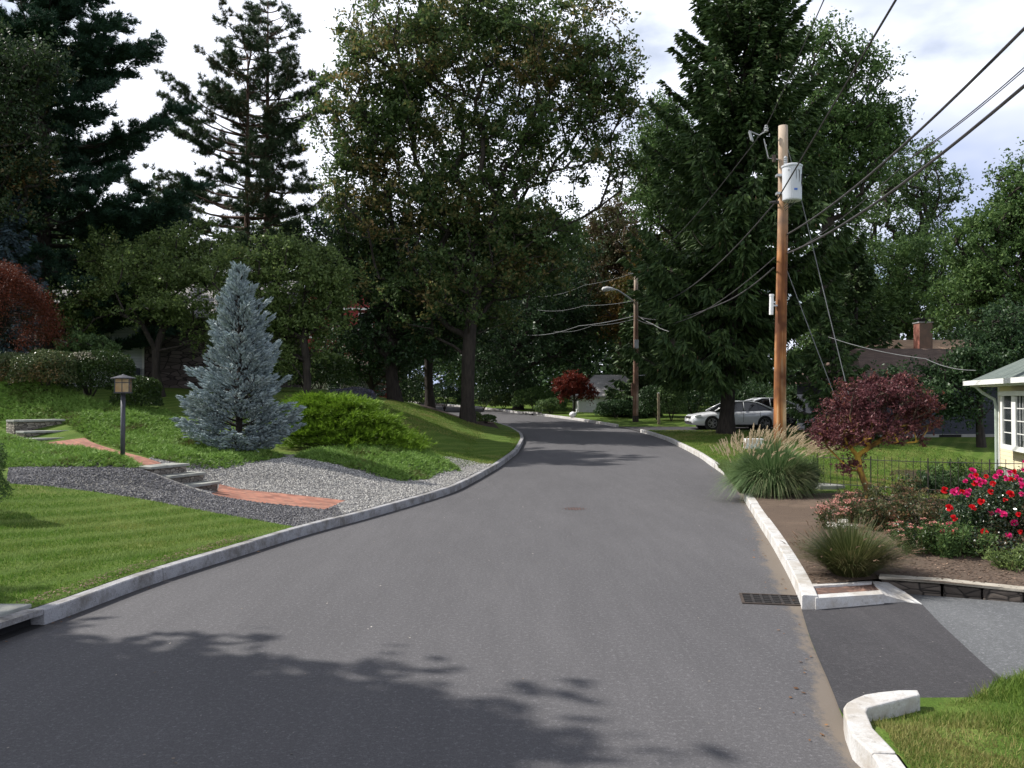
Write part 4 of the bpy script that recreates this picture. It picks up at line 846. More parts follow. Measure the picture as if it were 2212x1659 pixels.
# mulch bare earth and leaf litter
def litter(name, label, poly, n, size, mat, seed, zoff=.012, road_=False, kind='stuff', cat='leaf litter'):
    rng = np.random.default_rng(seed); p = np.array(poly); x0, y0 = p.min(0); x1, y1 = p.max(0); x = rng.uniform(x0, x1, n); y = rng.uniform(y0, y1, n); k = inpoly(x, y, poly); x, y = x[k], y[k]
    z = (Hr(y) if road_ else H(x, y)) + zoff; mb = MB(); leaves(mb, np.stack([x, y, z], 1), size, rng, .7, 4.5); o = mb.build(name, mat); tag(o, label, cat, kind=kind)
M['dead_leaf'] = leafmat('dead_leaf', (.10, .05, .025), (.32, .17, .08), None, trans=.1, rough=.7)
M['chips'] = leafmat('chips', (.05, .032, .022), (.26, .18, .13), None, trans=.0, rough=.9)
litter('fallen_leaves', 'scattered dry brown leaves along the right gutter', [(float(XR(y)) - .03, float(y)) for y in np.linspace(4, 26, 30)] + [(float(XR(y)) - .35, float(y)) for y in np.linspace(26, 4, 30)], 1300, .036, M['dead_leaf'], 91, .012, True)
litter('fallen_leaves', 'thin line of dry leaves along the foot of the left kerb', [(float(XL(y)) + .02, float(y)) for y in np.linspace(6, 26, 30)] + [(float(XL(y)) + .12, float(y)) for y in np.linspace(26, 6, 30)], 2600, .028, M['dead_leaf'], 92, .010, True)
litter('road_leaves', 'few stray leaves and pale grit scattered on the open road', [(-3.5, 5), (1.5, 5), (5, 20), (5.5, 32), (1, 34), (-1, 24), (-3, 14)], 420, .022, M['whitegrit'], 97, .006, True)
litter('bark_chips', 'bark chips spread on the planting bed beside the right kerb', [(3.3, 9.6), (4.2, 9.8), (5.4, 9.2), (8, 8.8), (9, 12), (5.2, 13.2), (4.0, 12.4), (3.75, 11.2)], 9000, .035, M['chips'], 93, .010, cat='bark chips')
litter('bark_chips', 'dry thatch in bare patches of grass along the left kerb', [(float(XL(y)) - .18, float(y)) for y in np.linspace(8.6, 12.8, 10)] + [(float(XL(y)) - .42, float(y)) for y in np.linspace(12.8, 8.6, 10)], 3600, .03, M['chips'], 94, .03, cat='dry thatch')
# loose stones on the gravel
def stones(name, label, poly, dens, r, seed, mat, maxn=160000, keep=None):
    rng = np.random.default_rng(seed); x, y = scatter(poly, dens, rng, maxn)
    if keep is not None: k_ = keep(x, y); x, y = x[k_], y[k_]
    n = len(x); rr = (r * rng.uniform(.5, 1.4, n))[:, None]; c = np.stack([x, y, H(x, y) + .006], 1)
    a = rdir(rng, n); b = unit(np.cross(a, rdir(rng, n))); d = np.cross(a, b)
    V = np.stack([c + a * rr * 1.3, c + b * rr, c - a * rr * 1.3, c - b * rr, c + d * rr * .7, c - d * rr * .7], 1).reshape(-1, 3); k = np.arange(n)[:, None] * 6
    mb = MB(); mb.add(V, np.concatenate([k + np.array([q]) for q in ((0, 1, 4), (1, 2, 4), (2, 3, 4), (3, 0, 4), (1, 0, 5), (2, 1, 5), (3, 2, 5), (0, 3, 5))])); o = mb.build(name, mat); tag(o, label, 'gravel', kind='stuff')
notpath = lambda x, y: ~(inpoly(x, y, path1) | inpoly(x, y, path2) | (np.hypot(x + 6.5, y - 17.1) < .75))
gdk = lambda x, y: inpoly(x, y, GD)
stones('gravel_stones', 'loose pale stones on the gravel right of the short brick path', gravel, 2600, .014, 95, leafmat('pebble', (.12, .12, .125), (.80, .77, .70), None, trans=0, rough=.8), keep=lambda x, y: notpath(x, y) & ~gdk(x, y))
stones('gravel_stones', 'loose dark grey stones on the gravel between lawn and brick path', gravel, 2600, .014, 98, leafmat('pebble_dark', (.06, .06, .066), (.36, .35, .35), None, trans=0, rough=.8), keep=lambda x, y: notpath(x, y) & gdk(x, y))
litter('soil_crumbs', 'small crumbs and pebbles lying on the bare soil bed', soil, 7000, .02, M['chips'], 96, .008, cat='soil crumbs')

# ------------------------------------------------------------------ shrubs on the left
def S_(px, py, Y): p = P(px, py, Y); return (p[0], Y, h1(p[0], Y))
def bright_mound():
    th = thing('juniper_shrub', 'big bright green layered juniper mound right of the blue spruce', 'shrub', (-4.0, 24.6, h1(-4, 24.6)))
    rng = np.random.default_rng(101); C_ = []; D_ = []
    tiers = [(-5.4, 24.9, 1.42, 1.1, 1.1), (-4.8, 24.8, 1.30, 1.1, 1.1), (-5.7, 24.4, 1.1, 1.3, 1.1), (-5.0, 24.4, 1.02, 1.4, 1.0), (-4.2, 24.5, .92, 1.1, 1.0), (-4.9, 24.1, .74, 1.6, 1.0), (-3.8, 24.3, .60, 1.0, .9), (-4.3, 24.0, .50, 1.4, .9), (-5.4, 23.9, .6, 1.3, .9), (-3.4, 24.2, .36, .95, .8), (-4.6, 23.8, .30, 1.8, .8), (-3.1, 24.0, .18, .85, .7), (-5.9, 24.5, 1.2, .9, 1.0)]
    gz = h1(-4, 24.5); mb0 = MB()
    for tx, ty, tz, rx, ry in tiers:
        for i in range(80):
            a = rng.uniform(0, 6.28); q = rng.uniform(.35, 1); e = np.array([tx + math.cos(a) * rx * q, ty + math.sin(a) * ry * q, gz + tz + rng.uniform(-.10, .07) - .26 * q]); s = np.array([tx, ty, gz + tz - .35])
            mb0.tube([s, s * .4 + e * .6 + np.array([0, 0, .02]), e], [.014, .01, .004], 3, cap=False)
            m = 26; t = rng.uniform(.25, 1.08, m)[:, None]; C_.append(s + (e - s) * t + rng.normal(size=(m, 3)) * np.array([.09, .09, .045]) + np.array([0, 0, .05])); D_.append(np.tile(unit((e - s)[None])[0] + np.array([0, 0, .30]), (m, 1)))
    mb0.build('stems', M['bark_dark'], th); mb = MB(); tufts(mb, np.concatenate(C_), unit(np.concatenate(D_)), 5, .15, .022, rng, .5); mb.build('foliage', M['nd_bright'], th)
bright_mound()
shrub('clipped_shrub', 'clipped green shrub at the far left edge under the red maple', S_(15, 830, 25.2), (.95, .8, 1.0), 16000, .06, M['lf_hedge_pale'], 111, 2.6)
shrub('clipped_shrub', 'rounded shrub with bronze tinted tips beside the tall pale-topped shrub', S_(100, 850, 24.6), (.85, .8, 1.05), 16000, .06, M['lf_hedge_pale'], 112, 2.4)
shrub('clipped_shrub', 'large boxy dark shrub with pale flowering top behind the lamp post', S_(195, 850, 25.6), (1.15, .95, 1.28), 24000, .06, M['lf_hedge'], 113, 3.0)
shrub('clipped_shrub', 'small clipped dark shrub just right of the lamp post lantern', S_(296, 870, 25.0), (.62, .6, .95), 11000, .055, M['lf_hedge'], 114, 2.8)
shrub('shrub', 'yellowish loose shrub behind the clipped shrubs near the red maple', S_(65, 800, 26.6), (.8, .6, 1.7), 5000, .075, M['lf_yellow'], 115, 2.0, rough=.15)
tree('shrub', 'loose open rhododendron bush in front of the left house wall', S_(190, 830, 28.5), [lobe(190, 755, 28.5, 62, 28), lobe(150, 775, 28.5, 30, 25), lobe(240, 765, 28.5, 28, 20)], P(190, 800, 28.5), 90, 70, .10, M['lf_blueg'], M['bark_dark'], .06, 116, sig=.2, cat='shrub', step=.4)
# pale flowering top of the large shrub
rng = np.random.default_rng(7); c = np.array(S_(195, 850, 25.6)); a = rng.uniform(0, 6.28, 1600); q = np.sqrt(rng.uniform(0, 1, 1600))
th_ = [o for o in COL.objects if o.name == 'clipped_shrub.002'][0]
mb = MB(); leaves(mb, np.stack([c[0] + np.cos(a) * q * 1.08, c[1] + np.sin(a) * q * .9, c[2] + 1.25 - .22 * q ** 4 + rng.normal(size=1600) * .03 + .07 * np.sin(a * 3)], 1), .045, rng, .8, .8); mb.build('flowers', leafmat('pale_bloom', (.22, .20, .15), (.46, .42, .32), None, trans=.2), th_)
# rusty laceleaf maple, left edge
def laceleaf():
    x, y = -16.5, 26.6; z = h1(x, y); th = thing('laceleaf_maple', 'dome shaped weeping maple with rust red leaves at the left edge', 'tree', (x, y, z)); rng = np.random.default_rng(121); mb = MB(); C_ = []
    mb.tube([(x, y, z - .1), (x + .1, y, z + 1), (x, y, z + 2.2)], [.11, .09, .05], 8)
    for i in range(300):
        a = rng.uniform(0, 6.28); q = rng.uniform(.3, 1); rx = 2.35 * q; top = z + 1.0 + (4.6 - z + .9) * math.sqrt(1 - (q * .93) ** 2) ** .8 + rng.uniform(-.1, .1)
        e = np.array([x + math.cos(a) * rx, y + math.sin(a) * rx, top]); mb.tube([(x, y, z + 1.9), ((x + e[0]) / 2, (y + e[1]) / 2, max(e[2], z + 2.2) + .1), e], [.03, .016, .005], 4, cap=False)
        m = 150; t = rng.uniform(0, 1, m)[:, None]; C_.append(e + rng.normal(size=(m, 3)) * np.array([.17, .17, .07]) + t * np.array([math.cos(a) * .15, math.sin(a) * .15, -.5]))
    mb.build('trunk', M['bark_dark'], th, smooth=True); mb = MB(); leaves(mb, np.concatenate(C_), .075, rng, .3, .2); mb.build('crown', M['lf_rust'], th)
laceleaf()
shrub('evergreen_shrub', 'green feathery shrub cut off by the left edge beside the striped lawn', (-7.85, 12.5, h1(-7.85, 12.5)), (.50, .5, .95), 9000, .05, M['lf_mid'], 131, 2.2, asp=.3, rough=.12)
shrub('lavender_bush', 'low purplish grey bush at the top of the bright juniper mound', (-6.2, 33.5, h1(-6.2, 33.5)), (.95, .7, .55), 5000, .09, leafmat('lavender', (.07, .07, .10), (.20, .18, .27), None, trans=.1), 132, 2.0, asp=.15, up=1.2)
shrub('hedge_shrub', 'dark shrub mass behind the juniper mound under the small yellow-green tree', (-8.6, 36.5, h1(-8.6, 36.5)), (1.9, 1.0, 1.6), 9000, .11, M['lf_hedge'], 133, 2.4)

# ------------------------------------------------------------------ blue spruce in the foreground
def bluespruce():
    p = P(516, 985, 21.6); b = np.array((p[0], 21.6, h1(p[0], 21.6))); Ht = 4.75; th = thing('blue_spruce', 'pale blue spruce full to the ground beside the gravel', 'tree', tuple(b)); rng = np.random.default_rng(141)
    tr = MB(); tr.tube([b + np.array([0, 0, z]) for z in (-.2, 1, 2, 3, 4, Ht - .1)], [.10, .085, .065, .045, .025, .008], 8); C_ = []; D_ = []; z = .18
    while z < Ht - .12:
        t = z / Ht; Lm = 1.46 * (1 - t) ** .92 + .05
        for i in range(rng.integers(7, 10) if t < .85 else 6):
            a = rng.uniform(0, 6.28); Ln = Lm * rng.uniform(.62, 1.12) * (1 + .13 * math.sin(3 * a + z * 2.1) + .08 * math.sin(5 * a - z * 4)); up = .16 + .75 * t ** 1.5; s = np.linspace(0, 1, 7); zz = Ln * (up * s + .22 * s ** 2 - .10 * (1 - t)); pts = b + np.stack([math.cos(a) * Ln * s, math.sin(a) * Ln * s, z + zz], 1)
            tr.tube(pts, np.linspace(.018, .006, 7), 4, cap=False); f = np.array([math.cos(a), math.sin(a), 0]); lt = np.array([-math.sin(a), math.cos(a), 0])
            m = int(Ln * 74) + 7; q = rng.uniform(.15, 1, m) ** .6; c = np.stack([np.interp(q, s, pts[:, j]) for j in range(3)], 1); sd = rng.choice([-1, 1], m)[:, None]; off = rng.uniform(0, 1, m)[:, None] * (1.15 - q)[:, None] * Ln * .45
            c = c + lt * sd * off + f * off * .5 + rng.normal(size=(m, 3)) * np.array([.02, .02, .025]); D_.append(unit(f * .9 + lt * sd * rng.uniform(.2, 1, m)[:, None] + np.array([0, 0, 1]) * rng.uniform(-.15, .55, m)[:, None] + np.array([0, 0, t * 1.0]))); C_.append(c)
        z += .155 * rng.uniform(.8, 1.2)
    for k in range(9):
        C_.append(np.array([b + np.array([rng.normal() * .02, rng.normal() * .02, Ht - .45 + k * .05])])); D_.append(unit(np.array([[rng.normal() * .3, rng.normal() * .3, 1.]])))
    tr.build('trunk', M['bark_dark'], th, smooth=True); c = np.concatenate(C_); d = np.concatenate(D_); n = len(c); mb = MB(); fingers(mb, c, d, rng.uniform(.09, .17, n), rng.uniform(.018, .028, n), rng)
    cc = np.repeat(c, 7, 0) + np.repeat(d, 7, 0) * rng.uniform(0, .14, 7 * n)[:, None]; dd = unit(np.repeat(d, 7, 0) * .8 + rdir(rng, 7 * n)); spikes(mb, cc, dd, .042, .009, rng); mb.build('crown', M['nd_blue'], th)
bluespruce()

# ------------------------------------------------------------------ far side of the road: shrubs, small things
def far_shrub(px, Y, rx, hgt, mat, seed, label, name='shrub', n=3500, sz=.13, **kw):
    x = (px - 1106) / F * Y; shrub(name, label, (x, Y, h1(x, Y)), (rx, rx * .8, hgt), n, sz, M[mat], seed, 2.2, **kw)
far_shrub(880, 66, 1.2, 2.2, 'lf_mid', 151, 'green shrub across the road between the left trunks', 'rhododendron')
far_shrub(905, 68, 1.2, 2.4, 'lf_yellow', 152, 'lighter leafy shrub across the road by the middle trunk', 'rhododendron')
far_shrub(960, 66, 1.3, 2.0, 'lf_dark', 153, 'dark shrub across the road left of the big trunk', 'rhododendron')
far_shrub(1045, 68, 2.0, 1.8, 'lf_dark', 154, 'wide dark shrub right behind the big maple trunk')
far_shrub(1088, 67, 1.0, 1.1, 'lf_yellow', 155, 'low yellowish shrub on the far lawn right of the big trunk')
far_shrub(1125, 66, 1.6, 2.6, 'lf_dark', 156, 'tall dark shrub on the far lawn before the red maple')
far_shrub(1155, 64, 1.6, 1.7, 'lf_mid', 157, 'green shrub left of the little red maple')
far_shrub(1190, 60, 1.1, 1.0, 'lf_blueg', 158, 'low lit shrub at the foot of the little red maple')
far_shrub(1325, 55.5, .8, .75, 'lf_dark', 159, 'dark low shrub right of the white garage')
far_shrub(1330, 54, 1.3, 1.1, 'lf_dark', 160, 'dark low spreading shrub left of the street lamp pole')
far_shrub(1420, 52, 1.2, 2.1, 'lf_dark', 161, 'dark bush behind the short wooden post')
far_shrub(1450, 51, .9, 2.2, 'lf_blueg', 162, 'upright leafy bush just left of the silver car')
far_shrub(1500, 54, 1.9, 2.2, 'lf_dark', 163, 'tall dark bush behind the bonnet of the silver car')
far_shrub(1640, 53, 2.4, 2.6, 'lf_dark', 164, 'tall dark hedge behind the boot of the silver car')
far_shrub(1740, 48, 2.2, 2.2, 'lf_dark', 165, 'dark bush behind the tall wooden pole')
far_shrub(1020, 46.2, .5, .5, 'lf_yellow', 166, 'small tawny tuft on the mulch left of the big trunk', n=900, sz=.09)
far_shrub(1050, 47.5, .55, .45, 'lf_mid', 167, 'small green shrub on the mulch right of the big trunk', n=1200, sz=.09)
far_shrub(745, 58, 2.2, 2.4, 'lf_dark', 168, 'dark hedge before the cream house on the left')
far_shrub(850, 58, 1.8, 2.6, 'lf_dark', 170, 'dark tall shrub before the red house behind the left trunks')
far_shrub(690, 50, 1.8, 2.0, 'lf_dark', 169, 'dark hedge piece under the yellow-green tree')
# little red maple
rb = (1236 - 1106) / F * 57
tree('red_maple', 'small rounded red leaved maple in front of the white garage', (rb, 57, h1(rb, 57)), [lobe(1238, 828, 57, 34, 26), lobe(1222, 845, 57, 22, 17), lobe(1262, 846, 57, 24, 16)], P(1240, 850, 57), 170, 70, .11, M['lf_red'], M['bark_dark'], .07, 171, sig=.22, step=.4, lift=0)
wb = (1241 - 1106) / F * 55
o = thing('garden_ornament', 'tiny white garden ornament beside the little red maple', 'garden ornament', (wb - .1, 55, h1(wb, 55)))
z0 = h1(wb, 55)
MB().lathe([(.05, 0), (.20, .06), (.24, .18), (.18, .30), (.05, .36)], (wb - .1, 55, z0), 12).build('body', pm('white_paint', (.72, .72, .72), (.84, .84, .84), 5, .5, .1), o, smooth=True)
MB().tube([(wb + .02, 55, z0 + .22), (wb + .16, 55, z0 + .36), (wb + .14, 55, z0 + .5), (wb + .24, 55, z0 + .5)], [.07, .045, .06, .02], 8).build('neck', bpy.data.materials['white_paint'], o, smooth=True)
M['white'] = bpy.data.materials['white_paint']
# marker post by left trunk
mp_ = P(843, 866, 50); zb = h1(mp_[0], 50)
t_ = thing('marker_post', 'weathered orange-brown post beside the left dark trunk', 'post', (mp_[0], 50, zb)); MB().box((mp_[0], 50, zb + .45), (.16, .14, 1.1)).build('post', pm('orange_wood', (.30, .09, .025), (.45, .16, .05), 6, .8, .3), t_, bevel=.01); MB().box((mp_[0], 50, zb + 1.03), (.20, .18, .05)).build('cap', M['bark_red'], t_)
# short wooden post
pp = P(1423, 918, 48.5); z0 = h1(pp[0], 48.5)
t_ = thing('wooden_post', 'short weathered wooden post on the grass left of the silver car', 'post', (pp[0], 48.5, z0))
MB().tube([(pp[0], 48.5, z0 - .1), (pp[0] - .01, 48.5, z0 + 1.68)], [.085, .075], 10).build('post', pm('old_wood', (.20, .16, .10), (.34, .28, .19), 5, .9, .5, stretch=(4, 4, .6)), t_, smooth=False); MB().tube([(pp[0], 48.5, z0 + 1.69), (pp[0], 48.5, z0 + 1.74)], [.08, .03], 10).build('cap', M['granite'], t_)

# ------------------------------------------------------------------ houses
def siding(name, c1, c2, pitch=.11, dark=.55):
    m, t, b = _new(name); tcn = t.nodes.new('ShaderNodeTexCoord'); s = t.nodes.new('ShaderNodeSeparateXYZ'); t.links.new(tcn.outputs['Object'], s.inputs[0])
    d = t.nodes.new('ShaderNodeMath'); d.operation = 'DIVIDE'; d.inputs[1].default_value = pitch; t.links.new(s.outputs[2], d.inputs[0]); f = t.nodes.new('ShaderNodeMath'); f.operation = 'FRACT'; t.links.new(d.outputs[0], f.inputs[0])
    col = ramp(t, noise(t, 2, 5), [(.3, c1), (.7, c2)]); col = mixc(t, ramp(t, f.outputs[0], [(.0, (1, 1, 1)), (.10, (0, 0, 0))]), col, tuple(v * dark for v in c1)); t.links.new(col, b.inputs['Base Color']); b.inputs['Roughness'].default_value = .7
    inv = t.nodes.new('ShaderNodeMath'); inv.operation = 'SUBTRACT'; inv.inputs[0].default_value = 1; t.links.new(f.outputs[0], inv.inputs[1]); bump(t, b, inv.outputs[0], .7, .02); return m
def shingles(name, c1, c2):
    m, t, b = _new(name); tcn = t.nodes.new('ShaderNodeTexCoord'); br = t.nodes.new('ShaderNodeTexBrick'); br.inputs['Scale'].default_value = 1; br.inputs['Brick Width'].default_value = .32; br.inputs['Row Height'].default_value = .13; br.inputs['Mortar Size'].default_value = .008
    br.inputs['Color1'].default_value = rgba(c1); br.inputs['Color2'].default_value = rgba(c2); br.inputs['Mortar'].default_value = rgba(tuple(v * .5 for v in c1)); t.links.new(tcn.outputs['Object'], br.inputs[0])
    col = mixc(t, ramp(t, noise(t, 1.2, 6), [(.4, (0, 0, 0)), (.7, (.5, .5, .5))]), br.outputs[0], tuple(v * .75 for v in c1)); t.links.new(col, b.inputs['Base Color']); b.inputs['Roughness'].default_value = .9; bump(t, b, noise(t, 40, 3), .5, .01); return m
def glassm(name, c=(.03, .035, .04)):
    m, t, b = _new(name); b.inputs['Base Color'].default_value = rgba(c); b.inputs['Roughness'].default_value = .08; b.inputs['Specular IOR Level'].default_value = .7; return m
M['glass'] = glassm('window_glass'); M['trim'] = pm('white_trim', (.70, .70, .68), (.80, .80, .78), 3, .5, .1); M['cream'] = siding('cream_siding', (.68, .60, .40), (.78, .70, .48)); M['greysiding'] = siding('grey_siding', (.50, .52, .54), (.58, .60, .62), .13)
M['roof_green'] = shingles('roof_green', (.10, .13, .12), (.16, .19, .17)); M['roof_brown'] = shingles('roof_brown', (.10, .065, .05), (.16, .11, .085)); M['roof_tan'] = shingles('roof_tan', (.42, .28, .18), (.52, .36, .24)); M['roof_grey'] = shingles('roof_grey', (.30, .29, .28), (.38, .37, .36))
class Fr:      # a house frame: u along the front wall, v outward from it
    def __init__(s, o, ang): s.o = np.array(o, float); s.u = np.array([math.cos(ang), math.sin(ang), 0]); s.v = np.array([math.sin(ang), -math.cos(ang), 0]); s.a = ang
    def p(s, u, v, z): return s.o + s.u * u + s.v * v + np.array([0, 0, z])
    def box(s, mb, u0, u1, v0, v1, z0, z1): mb.box(s.p((u0 + u1) / 2, (v0 + v1) / 2, (z0 + z1) / 2), (u1 - u0, v1 - v0, z1 - z0), s.a); return mb
    def roof(s, mb, u0, u1, v0, v1, ze, zr, hip=0, th_=.12, gable_over=0):
        vm = (v0 + v1) / 2; a = [s.p(u0, v0, ze), s.p(u1, v0, ze), s.p(u1, v1, ze), s.p(u0, v1, ze), s.p(u0 + hip, vm, zr), s.p(u1 - hip, vm, zr)]; dn = np.array([0, 0, -th_])
        mb.add(a + [q + dn for q in a], [(0, 1, 5, 4), (2, 3, 4, 5), (6, 7, 1, 0), (7, 8, 2, 1), (8, 9, 3, 2), (9, 6, 0, 3), (6, 9, 8, 7)]); mb.f.append(np.array([(3, 0, 4), (1, 2, 5)]) + mb.n - 12); return mb
def window(fr, u0, u1, z0, z1, v, th, nx=1, nz=2, frame=.07, proud=.05):
    mb = MB(); fr.box(mb, u0 - frame, u1 + frame, v, v + proud, z0 - frame, z0); fr.box(mb, u0 - frame, u1 + frame, v, v + proud, z1, z1 + frame); fr.box(mb, u0 - frame, u0, v, v + proud - .002, z0, z1); fr.box(mb, u1, u1 + frame, v, v + proud - .002, z0, z1)
    w_ = mb.build('window', M['trim'], th)
    g = MB(); fr.box(g, u0, u1, v + .005, v + .02, z0, z1); g.build('pane', M['glass'], w_)
    if nx > 1 or nz > 1:
        q = MB()
        for i in range(1, nx): x = u0 + (u1 - u0) * i / nx; fr.box(q, x - .012, x + .012, v + .021, v + .035, z0, z1)
        for i in range(1, nz): z = z0 + (z1 - z0) * i / nz; fr.box(q, u0, u1, v + .0215, v + .034, z - .012, z + .012)
        q.build('muntin', M['trim'], w_)
    return w_
# right cream house: its road-facing wall runs from the far left corner towards the camera
hz = -.15; fr = Fr((13.6, 24.2, hz), math.atan2(-2.3, -.62)); fr.v = -fr.v if fr.v[0] > 0 else fr.v
# u runs towards the camera, v points to the road (-x)
ch = thing('cream_house', 'cream sided house with white bay window and grey-green roof at the right edge', 'house', (13.6, 24.2, hz))
def fbox(fr, mb, u0, u1, v0, v1, z0, z1):
    q = [fr.p(u, v, z) for z in (z0, z1) for u, v in ((u0, v0), (u1, v0), (u1, v1), (u0, v1))]; mb.add(q, [(0, 3, 2, 1), (4, 5, 6, 7), (0, 1, 5, 4), (1, 2, 6, 5), (2, 3, 7, 6), (3, 0, 4, 7)])
Fr.box = lambda s, mb, u0, u1, v0, v1, z0, z1: (fbox(s, mb, u0, u1, v0, v1, z0, z1), mb)[1]
mb = MB(); fr.box(mb, 0, 9, -8, 0, .45, 2.72); mb.build('wall', M['cream'], ch)
mb = MB(); fr.box(mb, .05, 8.95, -7.95, -.05, -.5, .449); mb.build('foundation', pm('concrete', (.26, .25, .23), (.36, .35, .33), 4, .9, .4), ch)
mb = MB(); fr.roof(mb, -.65, 9.6, -8.6, .62, 2.82, 5.3, hip=4.2); rf = mb.build('roof', M['roof_green'], ch)
mb = MB(); fr.box(mb, -.72, 9.6, .62, .74, 2.70, 2.83); fr.box(mb, -.78, -.66, -8.6, .74, 2.70, 2.83); mb.build('gutter', M['trim'], rf)
mb = MB(); fr.box(mb, -.6, 9.5, .0, .6, 2.66, 2.70); mb.build('soffit', M['trim'], rf)
mb = MB(); mb.tube([fr.p(-.4, .5, 2.68), fr.p(-.3, .35, 2.5), fr.p(-.06, .10, 2.3), fr.p(-.03, .07, 2.1), fr.p(-.03, .07, .3)], .045, 8); mb.build('downspout', pm('downspout', (.35, .42, .38), (.45, .52, .47), 3, .5, .1), ch)
mb = MB(); fr.box(mb, -.02, .10, -.02, .03, .45, 2.66); mb.build('corner_board', M['trim'], ch)
bay = MB(); B0, B1, BV = 1.25, 5.2, .30
fr.box(bay, B0, B1, .003, BV, 1.0, 1.13); fr.box(bay, B0 - .03, B1 + .03, .003, BV + .04, 2.40, 2.52); fr.box(bay, B0 + .05, B1 - .05, .003, BV - .06, 1.13, 2.40); bw = bay.build('bay_window', M['trim'], ch, bevel=.006)
def pane(u0, u1, name='pane'):
    g = MB(); fr.box(g, u0, u1, BV - .05, BV - .035, 1.13, 2.40); g.build(name, M['glass'], bw)
for u0, u1 in ((B0 + .25, B0 + 1.0), (B0 + 1.4, B0 + 2.80), (B0 + 2.95, B1 - .12)): pane(u0, u1)
mb = MB()
for u, uw in ((B0 + .02, .2), (B0 + 1.02, .36), (B0 + 2.84, .11), (B1 - .08, .08)): fr.box(mb, u, u + uw, BV - .058, BV - .0, 1.131, 2.399)
for u in (B0 + .25, B0 + 1.4, B0 + 2.95):
    for k in (1, 2, 3): z = 1.13 + 1.27 * k / 4; fr.box(mb, u, u + (.76 if u < 1.6 else 1.0), BV - .034, BV - .022, z - .012, z + .012)
    for k in ((1, 2) if u > 1.6 else ()): x = u + .25 * k; fr.box(mb, x - .008, x + .008, BV - .0335, BV - .0225, 1.13, 2.40)
mb.build('muntin_bars', M['trim'], bw)
g = MB(); fr.box(g, B0 + .035, B0 + .049, .06, BV - .10, 1.13, 2.40); g.build('pane', M['glass'], bw)
# dark house with brown roof
dh = thing('brown_roof_house', 'dark walled house with brown shingle roof behind the dark red maple', 'house', (21, 38.5, .3)); fr = Fr((15.6, 38.0, .25), .06)
mb = MB(); fr.box(mb, 0, 15, -8, 0, .35, 2.75); mb.build('wall', siding('dark_siding', (.020, .024, .036), (.032, .037, .052), .14, .6), dh)
mb = MB(); fr.box(mb, .05, 14.95, -7.9, .03, -.4, .349); fd = mb.build('foundation', bpy.data.materials['concrete'], dh)
mb = MB(); fr.box(mb, 3.2, 4.2, .031, .05, -.05, .33); mb.build('cellar_window', M['dark'], fd)
mb = MB(); fr.roof(mb, -.5, 15.5, -8.5, .6, 2.8, 4.35, 1.8); mb.build('roof', M['roof_brown'], dh)
window(fr, 6.2, 7.4, 1.2, 2.3, .0, dh)
# tan roofed house with chimney
tn = thing('tan_roof_house', 'tan roofed house with a brick chimney seen over the brown roof', 'house', (26, 52, .5)); fr = Fr((21.9, 52, .6), .0)
mb = MB(); fr.box(mb, 0, 13, -8, 0, -.5, 3.6); mb.build('wall', M['cream'], tn)
mb = MB(); fr.roof(mb, -.5, 13.5, -8.4, .4, 3.65, 5.35, 2.4); rf = mb.build('roof', M['roof_tan'], tn)
mb = MB(); fr.box(mb, 3.1, 3.9, -1.9, -1.1, 3.9, 6.2); ck = mb.build('chimney', brickmat('chimney_brick', 0, ((.22, .07, .05), (.30, .11, .08))), rf)
mb = MB(); fr.box(mb, 3.05, 3.95, -1.95, -1.05, 6.2, 6.27); mb.build('cap', M['granite'], rf)
mb = MB(); fr.box(mb, 3.1, 3.9, -1.9, -1.1, 6.45, 6.52); fr.box(mb, 3.3, 3.7, -1.7, -1.3, 6.27, 6.45); mb.build('chimney_cowl', M['iron_dark'], rf)
window(fr, 2, 3.2, 1.4, 2.8, .0, tn)
# left house in the shade
lz = h1(-16, 38.5) + .1
lh = thing('grey_house', 'grey clapboard and stone house in deep shade at the left', 'house', (-17, 38.5, lz)); fr = Fr((-22.5, 38.5, lz), 0)
mb = MB(); fr.box(mb, 0, 6.2, -8, 0, -.4, 3.0); mb.build('wall', M['greysiding'], lh)
mb = MB(); fr.box(mb, 6.203, 11.2, -8, .12, -.4, 3.0); mb.build('stone_wall', stonewall('ashlar', (.06, .045, .04), (.14, .11, .10), 2.2), lh)
mb = MB(); fr.roof(mb, -.8, 12, -8.8, .9, 3.05, 5.2, 0); mb.build('roof', M['roof_grey'], lh)
mb = MB(); fr.box(mb, 6.08, 6.20, .003, .06, -.3, 3.0); fr.box(mb, 4.6, 4.64, .003, .05, -.3, 3.0); mb.build('corner_board', M['trim'], lh)
window(fr, 2.45, 2.72, .3, 2.6, 0, lh, 1, 1, .05); window(fr, 3.1, 3.6, 1.5, 2.7, 0, lh, 1, 1, .06); window(fr, .6, 1.5, 1.2, 2.5, 0, lh)
mb = MB(); mb.prism([(0, 0), (1, 0), (0, 1)], 0, .01)
mb = MB(); a = [fr.p(4.7, .9, -.1), fr.p(6.0, .9, -.1), fr.p(6.0, .9, .75), fr.p(4.7, .06, -.1), fr.p(6.0, .06, -.1), fr.p(6.0, .06, .75)]; mb.add(a, [(0, 1, 4, 3), (1, 2, 5, 4), (2, 0, 3, 5)]); mb.f.append(np.array([(0, 2, 1), (3, 4, 5)])); mb.build('cellar_hatch', pm('hatch', (.05, .055, .06), (.09, .10, .11), 3, .6, .2), lh)
